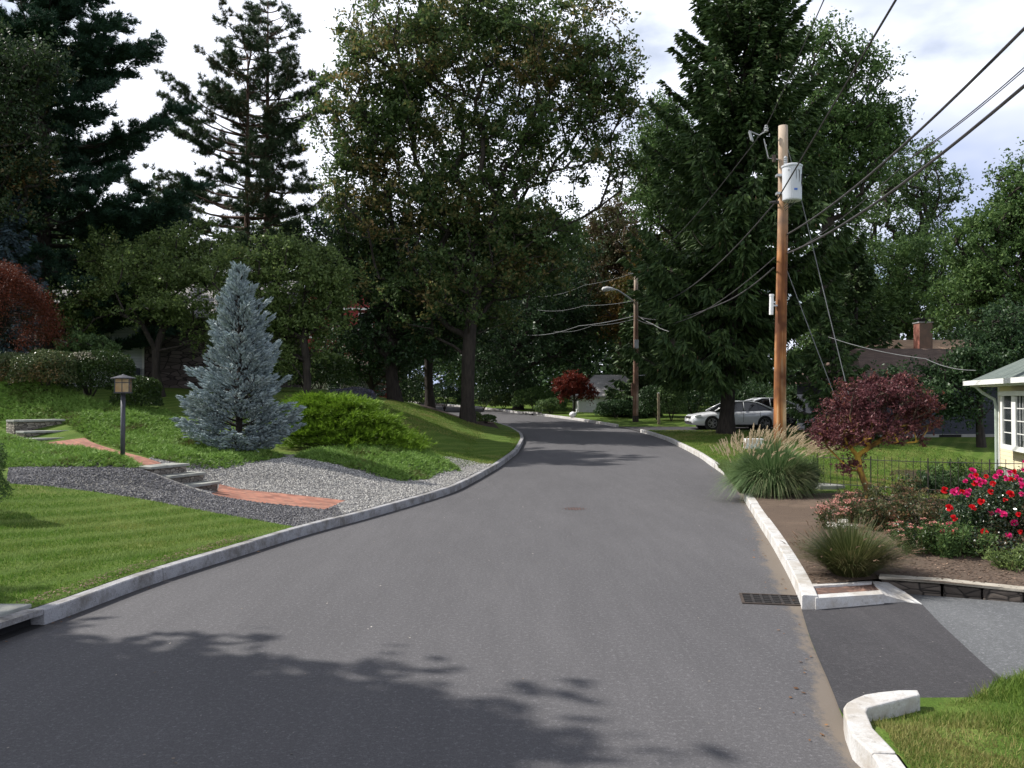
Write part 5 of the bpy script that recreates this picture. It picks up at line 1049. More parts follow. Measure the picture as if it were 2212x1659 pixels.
# red house glimpsed high behind the trees
rh = thing('red_house', 'red clapboard gable with white trim glimpsed through the trees above the juniper mound', 'house', (-15.3, 68, 2.6)); fr = Fr((-17.6, 68, 2.6), 0)
mb = MB(); fr.box(mb, 0, 8, -8, 0, -1, 6.6); mb.build('wall', siding('red_siding', (.22, .018, .018), (.28, .028, .026), .15), rh)
mb = MB(); A_ = [fr.p(0, .0, 6.6), fr.p(8, .0, 6.6), fr.p(4, .0, 9.2), fr.p(0, -8, 6.6), fr.p(8, -8, 6.6), fr.p(4, -8, 9.2)]; mb.add(A_, [(0, 1, 4, 3), (1, 2, 5, 4), (2, 0, 3, 5)]); mb.f.append(np.array([(0, 1, 2), (3, 5, 4)])); mb.build('gable', bpy.data.materials['red_siding'], rh)
mb = MB(); 
for s0, s1 in ((fr.p(-.4, .08, 6.45), fr.p(4, .08, 9.35)), (fr.p(8.4, .08, 6.45), fr.p(4, .08, 9.35))): mb.tube([s0, s1], .11, 4)
fr.box(mb, 0, 8, .01, .06, 6.5, 6.66); fr.box(mb, 0, 8, .01, .06, 4.3, 4.45); fr.box(mb, 3.95, 4.1, .012, .062, 6.66, 9.0); mb.build('trim', M['trim'], rh)
window(fr, 5.6, 6.6, 4.9, 6.2, .0, rh)
# cream cottage left behind the trees
cz = h1(-13, 60) - .7
cc_ = thing('cream_cottage', 'small cream cottage glimpsed between trunks left of the dark trees', 'house', (-12.5, 60, cz)); fr = Fr((-15.2, 60, cz), 0)
mb = MB(); fr.box(mb, 0, 4.6, -6, 0, -.5, 2.4); mb.build('wall', siding('pale_siding', (.40, .36, .28), (.46, .42, .33), .15), cc_); mb = MB(); fr.roof(mb, -.4, 5.0, -6.5, .5, 2.45, 3.7, 0); mb.build('roof', M['roof_brown'], cc_)
window(fr, 2.5, 3.3, .8, 1.9, .0, cc_)
# white garage
gx = 5.3; gz = h1(6.0, 62); ga_ = thing('white_garage', 'white garage with grey hipped roof behind the little red maple', 'garage', (gx + 1, 62, gz)); fr = Fr((4.75, 62, gz), .0)
mb = MB(); fr.box(mb, 0, 5.0, -6, 0, -.3, 1.15); mb.build('wall', M['trim'], ga_)
mb = MB(); fr.roof(mb, -.25, 5.3, -6.2, .25, 1.17, 2.75, 1.7); mb.build('roof', M['roof_grey'], ga_)
mb = MB(); fr.box(mb, .55, 3.6, .003, .04, -.2, .95); gd = mb.build('door', M['white'], ga_)
mb = MB()
for k in (1, 2, 3): fr.box(mb, .55, 3.6, .041, .045, -.2 + .287 * k - .006, -.2 + .287 * k + .006)
mb.build('door_groove', M['iron'], gd)
# ------------------------------------------------------------------ lamp post
def lamppost():
    p = P(265, 1000, 17.3); x, y = p[0], 17.3; z = h1(x, y); th = thing('lamp_post', 'dark square post lantern with amber glass beside the brick path', 'lamp post', (x, y, z)); m = pm('lamp_metal', (.055, .058, .07), (.09, .09, .105), 6, .55, .2, metal=.3)
    MB().tube([(x, y, z - .1), (x, y, z + 1.40)], .045, 12).build('post', m, th, smooth=True); lz = z + 1.42
    hd = MB().box((x, y, lz - .01), (.30, .30, .025), .25)
    for sx in (-1, 1):
        for sy in (-1, 1):
            c, s = math.cos(.25), math.sin(.25); a, b = sx * .132, sy * .132; hd.box((x + a * c - b * s, y + a * s + b * c, lz + .135), (.018, .018, .27), .25)
    for i in range(4):
        an = .25 + i * math.pi / 2; cx, cy = x + math.cos(an) * .136, y + math.sin(an) * .136; hd.box((cx, cy, lz + .19), (.012, .25, .012), an); hd.box((x + math.cos(an) * .1365 - math.sin(an) * .0, y + math.sin(an) * .1365, lz + .135), (.010, .012, .26), an)
    la = hd.build('lantern', m, th)
    g = MB()
    for i in range(4):
        an = .25 + i * math.pi / 2; g.box((x + math.cos(an) * .128, y + math.sin(an) * .128, lz + .135), (.006, .246, .262), an)
    gm, t, b = _new('amber_glass'); t.links.new(ramp(t, noise(t, 8, 4), [(.3, (.55, .40, .20)), (.7, (.80, .66, .42))]), b.inputs['Base Color']); b.inputs['Roughness'].default_value = .25
    tr = t.nodes.new('ShaderNodeBsdfTranslucent'); tr.inputs[0].default_value = (.85, .62, .32, 1); mx = t.nodes.new('ShaderNodeMixShader'); mx.inputs[0].default_value = .5; t.links.new(b.outputs[0], mx.inputs[1]); t.links.new(tr.outputs[0], mx.inputs[2]); t.links.new(mx.outputs[0], t.nodes['Material Output'].inputs[0])
    g.build('glass', gm, la)
    MB().lathe([(.235, 0), (.235, .015), (.08, .06), (.03, .075), (.0, .095)], (x, y, lz + .27), 4 if False else 20).build('cap', m, la)
lamppost()

# ------------------------------------------------------------------ poles, lamp, wires
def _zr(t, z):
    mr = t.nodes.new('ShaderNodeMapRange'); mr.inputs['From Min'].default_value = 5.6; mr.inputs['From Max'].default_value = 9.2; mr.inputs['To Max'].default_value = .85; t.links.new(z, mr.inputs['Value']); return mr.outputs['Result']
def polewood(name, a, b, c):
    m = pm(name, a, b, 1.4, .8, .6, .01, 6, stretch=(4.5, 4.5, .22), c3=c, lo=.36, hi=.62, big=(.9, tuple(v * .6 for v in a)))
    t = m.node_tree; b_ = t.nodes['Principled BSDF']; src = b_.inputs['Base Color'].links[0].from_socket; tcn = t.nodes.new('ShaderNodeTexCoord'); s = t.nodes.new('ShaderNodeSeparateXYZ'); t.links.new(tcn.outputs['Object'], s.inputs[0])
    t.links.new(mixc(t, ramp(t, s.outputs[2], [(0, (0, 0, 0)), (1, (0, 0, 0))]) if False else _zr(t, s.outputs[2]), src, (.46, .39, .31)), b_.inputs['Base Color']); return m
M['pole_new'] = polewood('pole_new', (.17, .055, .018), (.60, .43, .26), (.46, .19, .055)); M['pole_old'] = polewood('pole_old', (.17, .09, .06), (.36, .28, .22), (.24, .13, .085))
M['galv'] = pm('galvanised', (.34, .35, .37), (.50, .51, .53), 6, .45, .1, metal=.6); M['wire'] = pm('wire', (.035, .033, .036), (.06, .055, .06), 3, .6, 0); M['wire_pale'] = pm('wire_pale', (.12, .125, .13), (.18, .185, .19), 3, .6, 0)
M['porcelain'] = pm('porcelain', (.30, .31, .32), (.42, .43, .44), 5, .25, .05); M['tank'] = pm('tank_grey', (.50, .52, .55), (.58, .60, .63), 2, .45, .05, spec=.5)
PX, PY = 6.95, 22.5; gz_ = h1(PX, PY); top = P(1691, 272, PY)
def poleax(z): t = (z - gz_) / (top[2] - gz_); return np.array([PX + (top[0] - PX) * t - .02 * math.sin(t * 6), PY, z])
pl = thing('utility_pole', 'tall orange-brown wooden utility pole carrying the grey transformer behind the plumed grass', 'utility pole', (PX, PY, gz_))
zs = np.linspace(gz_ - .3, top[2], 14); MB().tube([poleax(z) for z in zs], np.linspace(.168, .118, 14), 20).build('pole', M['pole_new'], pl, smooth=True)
def PP(px, py, dy=0): return P(px, py, PY + dy)
# transformer
tf = thing('transformer', 'grey pole transformer can hung on the right of the tall wooden pole', 'transformer', tuple(PP(1710, 435, -.25))); c = PP(1711, 433, -.28); hgt = PP(1711, 362, -.28)[2] - c[2]
MB().lathe([(.20, -.02), (.235, 0), (.24, .03), (.245, hgt - .03), (.245, hgt)], c, 28).build('tank', M['tank'], tf, smooth=False)
MB().lathe([(.265, 0), (.268, .04), (.20, .075), (.0, .09)], c + np.array([0, 0, hgt]), 28).build('lid', M['tank'], tf)
MB().lathe([(.035, 0), (.05, .03), (.035, .05), (.052, .08), (.035, .10), (.052, .13), (.035, .15), (.05, .18), (.03, .22), (.0, .24)], c + np.array([-.17, -.02, hgt + .06]), 12).build('bushing', M['porcelain'], tf)
mb = MB().box(tuple(c + np.array([-.25, .15, hgt * .8])), (.22, .16, .06)).box(tuple(c + np.array([-.25, .15, hgt * .25])), (.22, .16, .06)); mb.build('bracket', M['galv'], tf)
MB().box(tuple(c + np.array([.02, -.243, .24])), (.085, .01, .05)).build('tag', pm('blue_tag', (.05, .12, .42), (.07, .16, .5), 5, .5, 0), tf)
mb = MB()
for s in (-.16, .04, .12): mb.lathe([(.016, 0), (.022, .03), (.012, .05)], c + np.array([s, -.235, hgt - .14]), 8)
mb.build('lug', M['galv'], tf)
for k, (a_, b_) in enumerate((((.03, -.24, hgt - .10), (-.22, -.02, -.18)), ((.12, -.22, hgt - .12), (-.2, .0, -.22)), ((.2, -.15, hgt - .2), (-.18, 0, -.26)))):
    a_ = c + np.array(a_); b_ = c + np.array(b_); m_ = (a_ + b_) / 2 + np.array([.16 + .03 * k, -.12, -.16]); t = np.linspace(0, 1, 10)[:, None]; MB().tube((1 - t) ** 2 * a_ + 2 * t * (1 - t) * m_ + t * t * b_, .009, 6).build('lead', M['wire'], tf, smooth=True)
# hardware on the pole
ins = thing('insulator_bracket', 'metal arm with insulator and cut-out switch at the left of the pole top', 'insulator', tuple(PP(1672, 300)))
MB().tube([poleax(PP(0, 345)[2]), PP(1660, 342, -.02), PP(1650, 300, -.05)], .016, 6).tube([PP(1655, 283, 0), PP(1640, 292, 0), PP(1618, 283, 0)], .018, 6).build('arm', M['galv'], ins)
MB().lathe([(.02, -.08), (.06, -.05), (.04, -.02), (.065, .02), (.035, .05), (.05, .08), (.02, .11)], PP(1655, 279), 12).build('insulator', M['porcelain'], ins)
MB().tube([PP(1619, 284), PP(1624, 302), PP(1627, 306)], [.035, .04, .02], 8).build('fuse_switch', M['porcelain'], ins)
MB().tube([PP(1672, 335, -.05), PP(1672, 350, -.05)], [.05, .05], 10).build('arrester', M['iron'], ins)
cv_ = thing('riser_guard', 'short white plastic tube fixed to the left side of the tall pole', 'cable guard', tuple(PP(1668, 660)))
MB().tube([PP(1666, 680, -.1), PP(1667, 637, -.1)], .055, 14).build('tube', M['white'], cv_, smooth=False); MB().tube([PP(1667, 640, -.1), PP(1667, 635.5, -.1)], .062, 14).build('cap', M['white'], cv_); MB().box(tuple(PP(1674, 660, -.05)), (.12, .05, .04)).build('bracket', M['galv'], cv_)
cl = thing('cable_clamp', 'black cable clamp on the tall pole just below the transformer', 'clamp', tuple(PP(1675, 437))); MB().tube([PP(1663, 437, -.14), PP(1682, 437, -.14)], [.03, .045], 8).build('clamp', M['wire'], cl); MB().tube([poleax(PP(0, 437)[2]) + np.array([-.15, -.02, 0]), PP(1672, 437, -.14)], .02, 6).build('bolt', M['iron'], cl)
# far pole with street lamp
FY = 50.0; f0 = P(1373, 917, FY); f1 = P(1374, 590, FY)
fp = thing('utility_pole', 'slimmer brown utility pole with the street lamp at the far driveway mouth', 'utility pole', tuple(f0)); t = np.linspace(0, 1, 10)[:, None]; q = f0 + (f1 - f0) * t; q[0, 2] -= .3
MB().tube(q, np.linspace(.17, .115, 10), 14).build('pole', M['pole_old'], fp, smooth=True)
MB().box(tuple(P(1375, 743, FY - .16)), (.24, .05, .5)).build('plate', M['galv'], fp); MB().box(tuple(P(1367, 842, FY)), (.18, .2, .75)).build('box', M['pole_old'], fp); MB().tube([P(1380, 811, FY), P(1402, 810, FY)], .02, 5).build('step_peg', M['galv'], fp); MB().tube([P(1374, 592, FY), P(1357, 590, FY)], .03, 6).build('top_pin', M['galv'], fp)
MB().tube([P(1373, 918, FY), P(1373, 898, FY)], .18, 14).build('tarred_foot', M['bark_dark'], fp)
sl_ = thing('street_lamp', 'grey cobra head street lamp on a curved arm high on the far pole', 'street lamp', tuple(P(1370, 652, FY)))
t = [P(1372, 653, FY), P(1350, 637, FY), P(1335, 627, FY), P(1326, 625, FY)]; MB().tube(t, [.05, .045, .042, .04], 8).build('arm', M['galv'], sl_, smooth=True)
a = P(1328, 625, FY); b = P(1300, 625, FY); u = b - a; MB().tube([a, a + u * .25 + np.array([0, 0, .02]), a + u * .6 + np.array([0, 0, .02]), a + u * .9, b], [.05, .10, .15, .13, .04], 12).build('lamp_head', pm('lamp_grey', (.55, .56, .57), (.65, .66, .67), 3, .5, .05), sl_, smooth=True)
MB().lathe([(.0, -.16), (.08, -.13), (.12, -.06), (.12, -.02)], a + u * .68, 12).build('lens', pm('lens', (.35, .30, .26), (.45, .40, .36), 3, .2, 0), sl_, smooth=True)
def wire(label, pts, r, sag=0, mat='wire', name='overhead_wire', cat='wire', n=16):
    out = []
    for i in range(len(pts) - 1):
        a, b = np.array(pts[i]), np.array(pts[i + 1]); s = sag[i] if isinstance(sag, (list, tuple)) else sag; t = np.linspace(0, 1, n)[:, None]; q = a + (b - a) * t; q[:, 2] -= 4 * s * (t[:, 0] * (1 - t[:, 0])); out.append(q if i == 0 else q[1:])
    o = MB().tube(np.concatenate(out), r, 6).build(name, M[mat]); tag(o, label, cat, 'cables strung between the poles' if cat == 'wire' else 'guy wires of the tall pole'); return o
def ext(a, b, k): a = np.array(a); b = np.array(b); return b + (b - a) * k
pr = PP(1655, 274); e1 = P(1777, 0, 14); wire('thin top wire rising from the insulator past the spruce crown', [ext(pr, e1, .5), pr], .011, .05)
wire('thin top wire dropping from the insulator to the far pole top', [pr, P(1360, 590, FY)], .012, .55)
ne = PP(1676, 436, -.14); e2 = P(1935, 0, 11.6); wire('thick twisted cable crossing in front of the transformer up to the top edge', [ext(ne, e2, .5), ne], .019, .0)
wire('thick twisted cable running from the clamp down to the far street lamp pole', [ne, P(1376, 653, FY)], .020, .95, 'wire')
t1 = PP(1701, 506, -.1); e3 = P(2212, 62, 10.2); wire('uppermost heavy black cable running to the right edge', [ext(t1, e3, .4), e3, t1], .021, [0, .22])
t2 = PP(1701, 547, -.1); e4 = P(2212, 186, 10.2); wire('lowest heavy black cable running to the right edge', [ext(t2, e4, .4), e4, t2], .023, [0, .22])
e5 = P(2212, 146, 13); j = P(1975, 335, 17); wire('slender doubled cable between the two heavy black cables', [ext(j, e5, .5), e5, j, PP(1720, 540, 0)], .010, [0, .05, .12]); e5b = P(2212, 152, 13); wire('slender lower strand of the doubled cable between the two heavy black cables', [ext(j, e5b, .5), e5b, P(1976, 337, 17)], .009, [0, .05])
wire('telephone cable sagging from the tall pole to the middle of the far pole', [PP(1672, 578, -.1), P(1560, 655, 30), P(1378, 684, FY)], .020, [.10, .35]); wire('second telephone cable just under the first, ending at the far pole', [PP(1674, 556, -.1), P(1376, 690, FY)], .014, .9)
for i, (ya, xb, yb, r_, tx) in enumerate(((590, 1262, 616, .010, 'topmost thin wire leaving the far pole to the left'), (650, 1262, 660, .012, 'wire leaving the far pole behind the lamp arm to the left'), (683, 1250, 704, .020, 'pale thick cable leaving the far pole to the left'), (690, 1280, 703, .011, 'lowest thin wire leaving the far pole to the left'))):
    a = P(1368, ya, FY); b = P(xb, yb, 56); wire(tx, [a, b, ext(a, b, 1.2)], r_, [.08, .2], 'wire_pale')
wire('pale cable drooping from the far pole to the right into the spruce', [P(1378, 682, FY), P(1410, 700, 49), P(1500, 712, 46)], .022, [.05, .3], 'wire_pale')
wire('thin service wire reaching the eave of the cream house', [P(1790, 728, 34), P(2000, 775, 28), P(2108, 800, 24.6) ], .012, [.1, .1], 'wire_pale')
g1 = P(1846, 905, 21.5); g2 = P(1822, 905, 22.0)
wire('long steel guy wire from the pole top down behind the dark red maple', [PP(1702, 322), P(1733, 440, 22.45), g1], .011, 0, 'wire_pale', 'guy_wire', 'guy wire'); wire('shorter steel guy wire from mid pole down to the dark red maple', [PP(1699, 582), g2], .011, 0, 'wire_pale', 'guy_wire', 'guy wire')

# ------------------------------------------------------------------ cars
M['silver'] = None
m, t, b = _new('silver_paint'); b.inputs['Base Color'].default_value = (.80, .82, .85, 1); b.inputs['Metallic'].default_value = .2; b.inputs['Roughness'].default_value = .28; b.inputs['Coat Weight'].default_value = .6; b.inputs['Coat Roughness'].default_value = .05; M['silver'] = m
M['rubber'] = pm('rubber', (.018, .018, .018), (.03, .03, .03), 10, .85, .2); M['carglass'] = glassm('car_glass', (.012, .014, .016)); M['blackplastic'] = pm('black_plastic', (.02, .02, .02), (.03, .03, .03), 6, .6, .1)
m, t, b = _new('headlight_glass'); b.inputs['Base Color'].default_value = (.75, .78, .80, 1); b.inputs['Roughness'].default_value = .1; b.inputs['Metallic'].default_value = .3; M['headlamp'] = m
m, t, b = _new('taillight_glass'); b.inputs['Base Color'].default_value = (.35, .015, .015, 1); b.inputs['Roughness'].default_value = .15; M['tail'] = m
m, t, b = _new('alloy'); b.inputs['Base Color'].default_value = (.45, .45, .46, 1); b.inputs['Roughness'].default_value = .3; b.inputs['Metallic'].default_value = .8; M['alloy'] = m
def sedan(label, loc, rz):
    """nose towards -x in its own frame; length 4.86, width 1.85, height 1.47"""
    th = thing('parked_car', label, 'car', (0, 0, 0), 'cars parked on the far driveway'); W = .925
    st = [(-2.43, .34, .60, .72), (-2.38, .26, .68, .82), (-2.15, .22, .76, .90), (-1.75, .20, .84, .97), (-1.2, .20, .90, 1.0), (-.6, .20, .95, 1.0), (.2, .20, .97, 1.0), (1.0, .20, .99, 1.0), (1.6, .20, 1.01, .99), (2.1, .24, 1.02, .96), (2.36, .30, 1.00, .90), (2.43, .42, .86, .82)]
    V = []
    for x, z0, z1, w_ in st:
        w2 = W * w_; h = z1 - z0
        prof = [(0, z0), (w2 * .86, z0), (w2 * .97, z0 + .10 * h), (w2, z0 + .38 * h), (w2 * .99, z0 + .62 * h), (w2 * .955, z0 + .80 * h), (w2 * .90, z0 + .93 * h), (w2 * .72, z1), (0, z1 + .035)]
        V += [(x, -y, z) for y, z in prof] + [(x, y, z) for y, z in prof[::-1][1:-1]]
    n = 16; Fc = [(i * n + j, i * n + (j + 1) % n, (i + 1) * n + (j + 1) % n, (i + 1) * n + j) for i in range(len(st) - 1) for j in range(n)]
    mb = MB(); mb.add(V, Fc); mb.f.append(np.array([list(range(n))[::-1]])); mb.f.append(np.array([[(len(st) - 1) * n + j for j in range(n)]])); body = mb.build('body', M['silver'], th, smooth=True)
    gs = [(-1.25, .93, .93, .80), (-.55, .94, 1.33, .74), (-.15, .95, 1.45, .70), (.55, .97, 1.475, .69), (1.05, .98, 1.40, .68), (1.85, 1.0, 1.03, .74)]; V = []
    for x, z0, z1, w_ in gs: V += [(x, -w_ - .06, z0), (x, -w_ + .10 * (z1 > 1.1), z1 - .04 * (z1 > 1.1)), (x, -w_ + .22, z1), (x, w_ - .22, z1), (x, w_ - .10 * (z1 > 1.1), z1 - .04 * (z1 > 1.1)), (x, w_ + .06, z0)]
    mb = MB(); mb.add(V, [(i * 6 + j, i * 6 + j + 1, (i + 1) * 6 + j + 1, (i + 1) * 6 + j) for i in range(5) for j in range(5)]); mb.build('windows', M['carglass'], th, smooth=False)
    rs = [(-.50, 1.345), (-.15, 1.458), (.55, 1.483), (1.05, 1.408)]; mb = MB(); V = []
    for (x, z), w_ in zip(rs, (.64, .61, .60, .59)): V += [(x, -w_, z - .035), (x, -w_ + .14, z + .004), (x, w_ - .14, z + .004), (x, w_, z - .035)]
    mb.add(V, [(i * 4 + j, i * 4 + j + 1, (i + 1) * 4 + j + 1, (i + 1) * 4 + j) for i in range(3) for j in range(3)]); mb.build('roof', M['silver'], th, smooth=True)
    for s in (-1, 1):
        mb = MB(); mb.tube([(-1.25, s * .845, .96), (-.52, s * .665, 1.335), (-.12, s * .625, 1.445), (.55, s * .612, 1.465), (1.08, s * .605, 1.385), (1.85, s * .78, 1.04)], [.03, .028, .028, .028, .035, .06], 6); mb.tube([(.32, s * .80, .99), (.30, s * .615, 1.45)], .03, 5); mb.build('window_pillar', M['silver'] if s else None, th, smooth=True)
        MB().box((-.78, s * 1.0, 1.0), (.14, .17, .12)).build('mirror', M['silver'], th, bevel=.03)
        mb = MB()
        for x in (-.98, .22, 1.12): mb.box((x, s * .921, .66), (.012, .012, .52))
        mb.build('door_seam', M['blackplastic'], body); MB().box((.0, s * .93, .80), (.18, .02, .025)).box((1.0, s * .93, .82), (.18, .02, .025)).build('door_handle', M['silver'], body)
        a = -1; MB().tube([(-2.36, s * .50, .66), (-2.22, s * .72, .69), (-1.98, s * .845, .74)], [.05, .075, .03], 8).build('headlight', M['headlamp'], th, smooth=True); MB().tube([(2.41, s * .55, .86), (2.30, s * .78, .86), (2.10, s * .872, .88)], [.07, .09, .04], 8).build('tail_light', M['tail'], th, smooth=True)
        for x in (-1.42, 1.36):
            arch = MB(); arch.add([(x + math.cos(t) * .385, s * .926, .335 + math.sin(t) * .385) for t in np.linspace(0, 2 * math.pi, 24, endpoint=False)] + [(x + math.cos(t) * .385, s * .70, .335 + math.sin(t) * .385) for t in np.linspace(0, 2 * math.pi, 24, endpoint=False)], [(i, (i + 1) % 24, 24 + (i + 1) % 24, 24 + i) for i in range(24)]); arch.f.append(np.array([list(range(24))])); arch.build('wheel_arch', M['blackplastic'], body)
            def disc(mb, r, y0, y1, n=28):
                V = [(x + math.cos(t) * r, s * yy, .335 + math.sin(t) * r) for yy in (y0, y1) for t in np.linspace(0, 2 * math.pi, n, endpoint=False)]; b0 = mb.n; mb.add(V, [(i, (i + 1) % n, n + (i + 1) % n, n + i) for i in range(n)]); mb.f.append(np.array([[b0 + i for i in range(n)]])); mb.f.append(np.array([[b0 + n + i for i in range(n)]]))
            mb = MB(); disc(mb, .333, .72, .935); disc(mb, .31, .936, .945); ty = mb.build('wheel', M['rubber'], th)
            mb = MB(); disc(mb, .225, .946, .949); mb.build('rim_well', M['blackplastic'], ty)
            mb = MB(); disc(mb, .05, .95, .965)
            for k in range(10):
                an = 2 * math.pi * (k // 2) / 5 + (.20 if k % 2 else -.20); mb.tube([(x + math.cos(an) * .03, s * .958, .335 + math.sin(an) * .03), (x + math.cos(an) * .225, s * .955, .335 + math.sin(an) * .225)], .017, 5)
            tt = np.linspace(0, 2 * math.pi, 25); mb.tube([(x + math.cos(q) * .23, s * .953, .335 + math.sin(q) * .23) for q in tt], .012, 5, cap=False); mb.build('rim', M['alloy'], ty)
        MB().tube([(-.95, s * .89, .23), (.95, s * .89, .23)], .035, 6).build('sill', M['blackplastic'], body)
    MB().box((-2.425, 0, .62), (.03, .95, .14)).build('grille', M['blackplastic'], th, bevel=.01); MB().box((-2.42, 0, .36), (.05, 1.3, .12)).build('air_intake', M['blackplastic'], th, bevel=.02); MB().box((-2.45, 0, .5), (.02, .4, .12)).build('number_plate', M['white'], th, bevel=.005)
    MB().tube([(-2.44, -.45, .66), (-2.455, 0, .68), (-2.44, .45, .66)], .018, 6).build('chrome_strip', M['alloy'], th)
    th.location = loc; th.rotation_euler = (0, 0, rz); return th
cx_ = P(1475, 925, 45.3)[0] + 2.43
car = sedan('silver sedan parked side-on behind the flared spruce trunk', (cx_ + .3, 45.6, float(Hr(45.6)) + .03), R(4))
c2 = copy_thing(car, (P(1735, 900, 48)[0] - 2.35, 48.2, h1(15, 48.2)), 1, R(6), 'second silver car mostly hidden behind the tall wooden pole')
o = None
# white box half hidden behind the plumed grass
bx = P(1603, 965, 26.0); bz = h1(bx[0], 26)
t_ = thing('white_box', 'white box on a short stake half hidden behind the plumed grass', 'box', (bx[0], 26, bz)); MB().box((bx[0] + .35, 26, bz + .62), (.55, .3, .30)).build('box', M['white'], t_, bevel=.02); MB().box((bx[0] + .35, 26, bz + .23), (.09, .09, .47)).build('stake', M['pole_old'], t_)
# ------------------------------------------------------------------ planting on the right
def strands(mb, base, d0, ln, droop, wd, rng, seg=5):
    n = len(base); t = np.linspace(0, 1, seg + 1); s = unit(np.cross(d0, np.array([0, 0, 1.]) + rdir(rng, n) * .1)); V = []
    for i, q in enumerate(t):
        c = base + d0 * (ln * q)[:, None] + np.array([0, 0, -1.]) * (droop * ln * q ** 2.4)[:, None]; hor = d0 * np.array([1, 1, 0]); c = c + hor * (ln * .25 * q ** 2)[:, None]
        w_ = wd * (1 - q ** 3) * .5 + wd * .06; V += [c - s * w_, c + s * w_]
    V = np.stack(V, 1).reshape(-1, 3); k = np.arange(n)[:, None] * 2 * (seg + 1); mb.add(V, np.concatenate([k + np.array([[2 * i, 2 * i + 1, 2 * i + 3, 2 * i + 2]]) for i in range(seg)])); return c
def grassclump(name, label, c, rad, hgt, n, seed, mat, plume=None, npl=0, pl_len=.3, wd=.011, spread=.55, pcol=None, pk=34, pr=.035, pth=None, droop=.55, ph=1.15, pthin=.010, pspread=None):
    rng = np.random.default_rng(seed); c = np.array(c, float); th = thing(name, label, 'ornamental grass', tuple(c)); a = rng.uniform(0, 6.28, n); q = np.sqrt(rng.uniform(0, 1, n)); b = c + np.stack([np.cos(a) * q * rad * .35, np.sin(a) * q * rad * .35, np.zeros(n)], 1)
    d = unit(np.stack([np.cos(a) * q * spread * rng.uniform(.6, 1.5, n), np.sin(a) * q * spread * rng.uniform(.6, 1.5, n), np.ones(n)], 1)); mb = MB(); strands(mb, b, d, hgt * rng.uniform(.65, 1.15, n), droop * q * rng.uniform(.5, 1.3, n), wd, rng); mb.build('blades', mat, th)
    if npl:
        a = rng.uniform(0, 6.28, npl); q = np.sqrt(rng.uniform(0, 1, npl)); b = c + np.stack([np.cos(a) * q * rad * .35, np.sin(a) * q * rad * .35, np.zeros(npl)], 1); sp2 = pspread or spread; d = unit(np.stack([np.cos(a) * q * sp2, np.sin(a) * q * sp2, np.ones(npl)], 1) + rng.normal(size=(npl, 3)) * .05)
        L_ = hgt * rng.uniform(.9, 1.12, npl) * ph; mb = MB(); e = strands(mb, b, d, L_, .25 * q, .006, rng); mb.build('stalks', mat, th); mb = MB(); dd = unit(d * np.array([1.5, 1.5, 1]) + np.array([.22, -.05, -.1]) * (1 + q)[:, None]); kk = pk
        t = np.tile(np.linspace(-.12, 1, kk), npl); cc = np.repeat(e, kk, 0) + np.repeat(dd, kk, 0) * (t * pl_len)[:, None] + np.array([0, 0, -1.]) * (np.maximum(t, 0) ** 2 * pl_len * .28)[:, None]; w_ = unit(np.repeat(dd, kk, 0) * 1.3 + rdir(rng, kk * npl) * .7)
        spikes(mb, cc, w_, pr * 2 * (1.15 - np.clip(t, 0, 1)), pthin, rng); mb.build('plumes', pcol, th)
    return th
M['misc'] = leafmat('miscanthus', (.070, .135, .045), (.24, .34, .15), (.26, .26, .14), .66, .85, .3, .5, .3); M['plume'] = leafmat('plume', (.46, .37, .24), (.80, .68, .50), None, trans=.3, rough=.8, spec=.2)
M['fount'] = leafmat('fountain', (.045, .065, .018), (.15, .17, .06), (.22, .18, .09), .64, .85, .3, .5, .3); M['fplume'] = leafmat('fplume', (.20, .13, .08), (.40, .28, .20), None, trans=.2, rough=.8)
gp = PZ(1662, 1066, .18); grassclump('plumed_grass', 'tall clump of arching grass with tan feathery plumes at the kerb', (gp[0] + .12, gp[1] + .1, h1(*gp)), 1.0, 1.26, 9500, 201, M['misc'], 1, 300, .20, .013, .62, M['plume'], 40, .026, ph=1.06, droop=.75, pspread=.52)
gp = PZ(1850, 1240, .2); grassclump('fountain_grass', 'low round clump of fine fountain grass in front of the pink and brown flowers', (gp[0], gp[1] + .15, h1(*gp)), .55, .66, 3600, 202, M['fount'], 1, 60, .09, .0055, .95, M['fplume'], 34, .013, droop=.35, ph=.95, pthin=.005)
gp = PZ(1592, 1062, .1); 
# dark red maple with yellow streaked stems
dm = PZ(1885, 1062, .0); dmY = 17.2; dx_ = (1885 - 1106) / F * dmY; dz_ = h1(dx_, dmY)
M['bark_yellow'] = pm('bark_yellow', (.05, .034, .016), (.50, .33, .05), 2.2, .9, .6, .02, 10, stretch=(1.5, 1.5, .7), c3=(.22, .13, .035), lo=.38, hi=.56)
_m = M['bark_yellow']; t = _m.node_tree; b_ = t.nodes['Principled BSDF']; src = b_.inputs['Base Color'].links[0].from_socket; tcn = t.nodes.new('ShaderNodeTexCoord'); s = t.nodes.new('ShaderNodeSeparateXYZ'); t.links.new(tcn.outputs['Object'], s.inputs[0]); mr = t.nodes.new('ShaderNodeMapRange'); mr.inputs['From Min'].default_value = 1.25; mr.inputs['From Max'].default_value = 1.7; t.links.new(s.outputs[2], mr.inputs['Value']); t.links.new(mixc(t, mr.outputs['Result'], src, (.05, .03, .02)), b_.inputs['Base Color'])
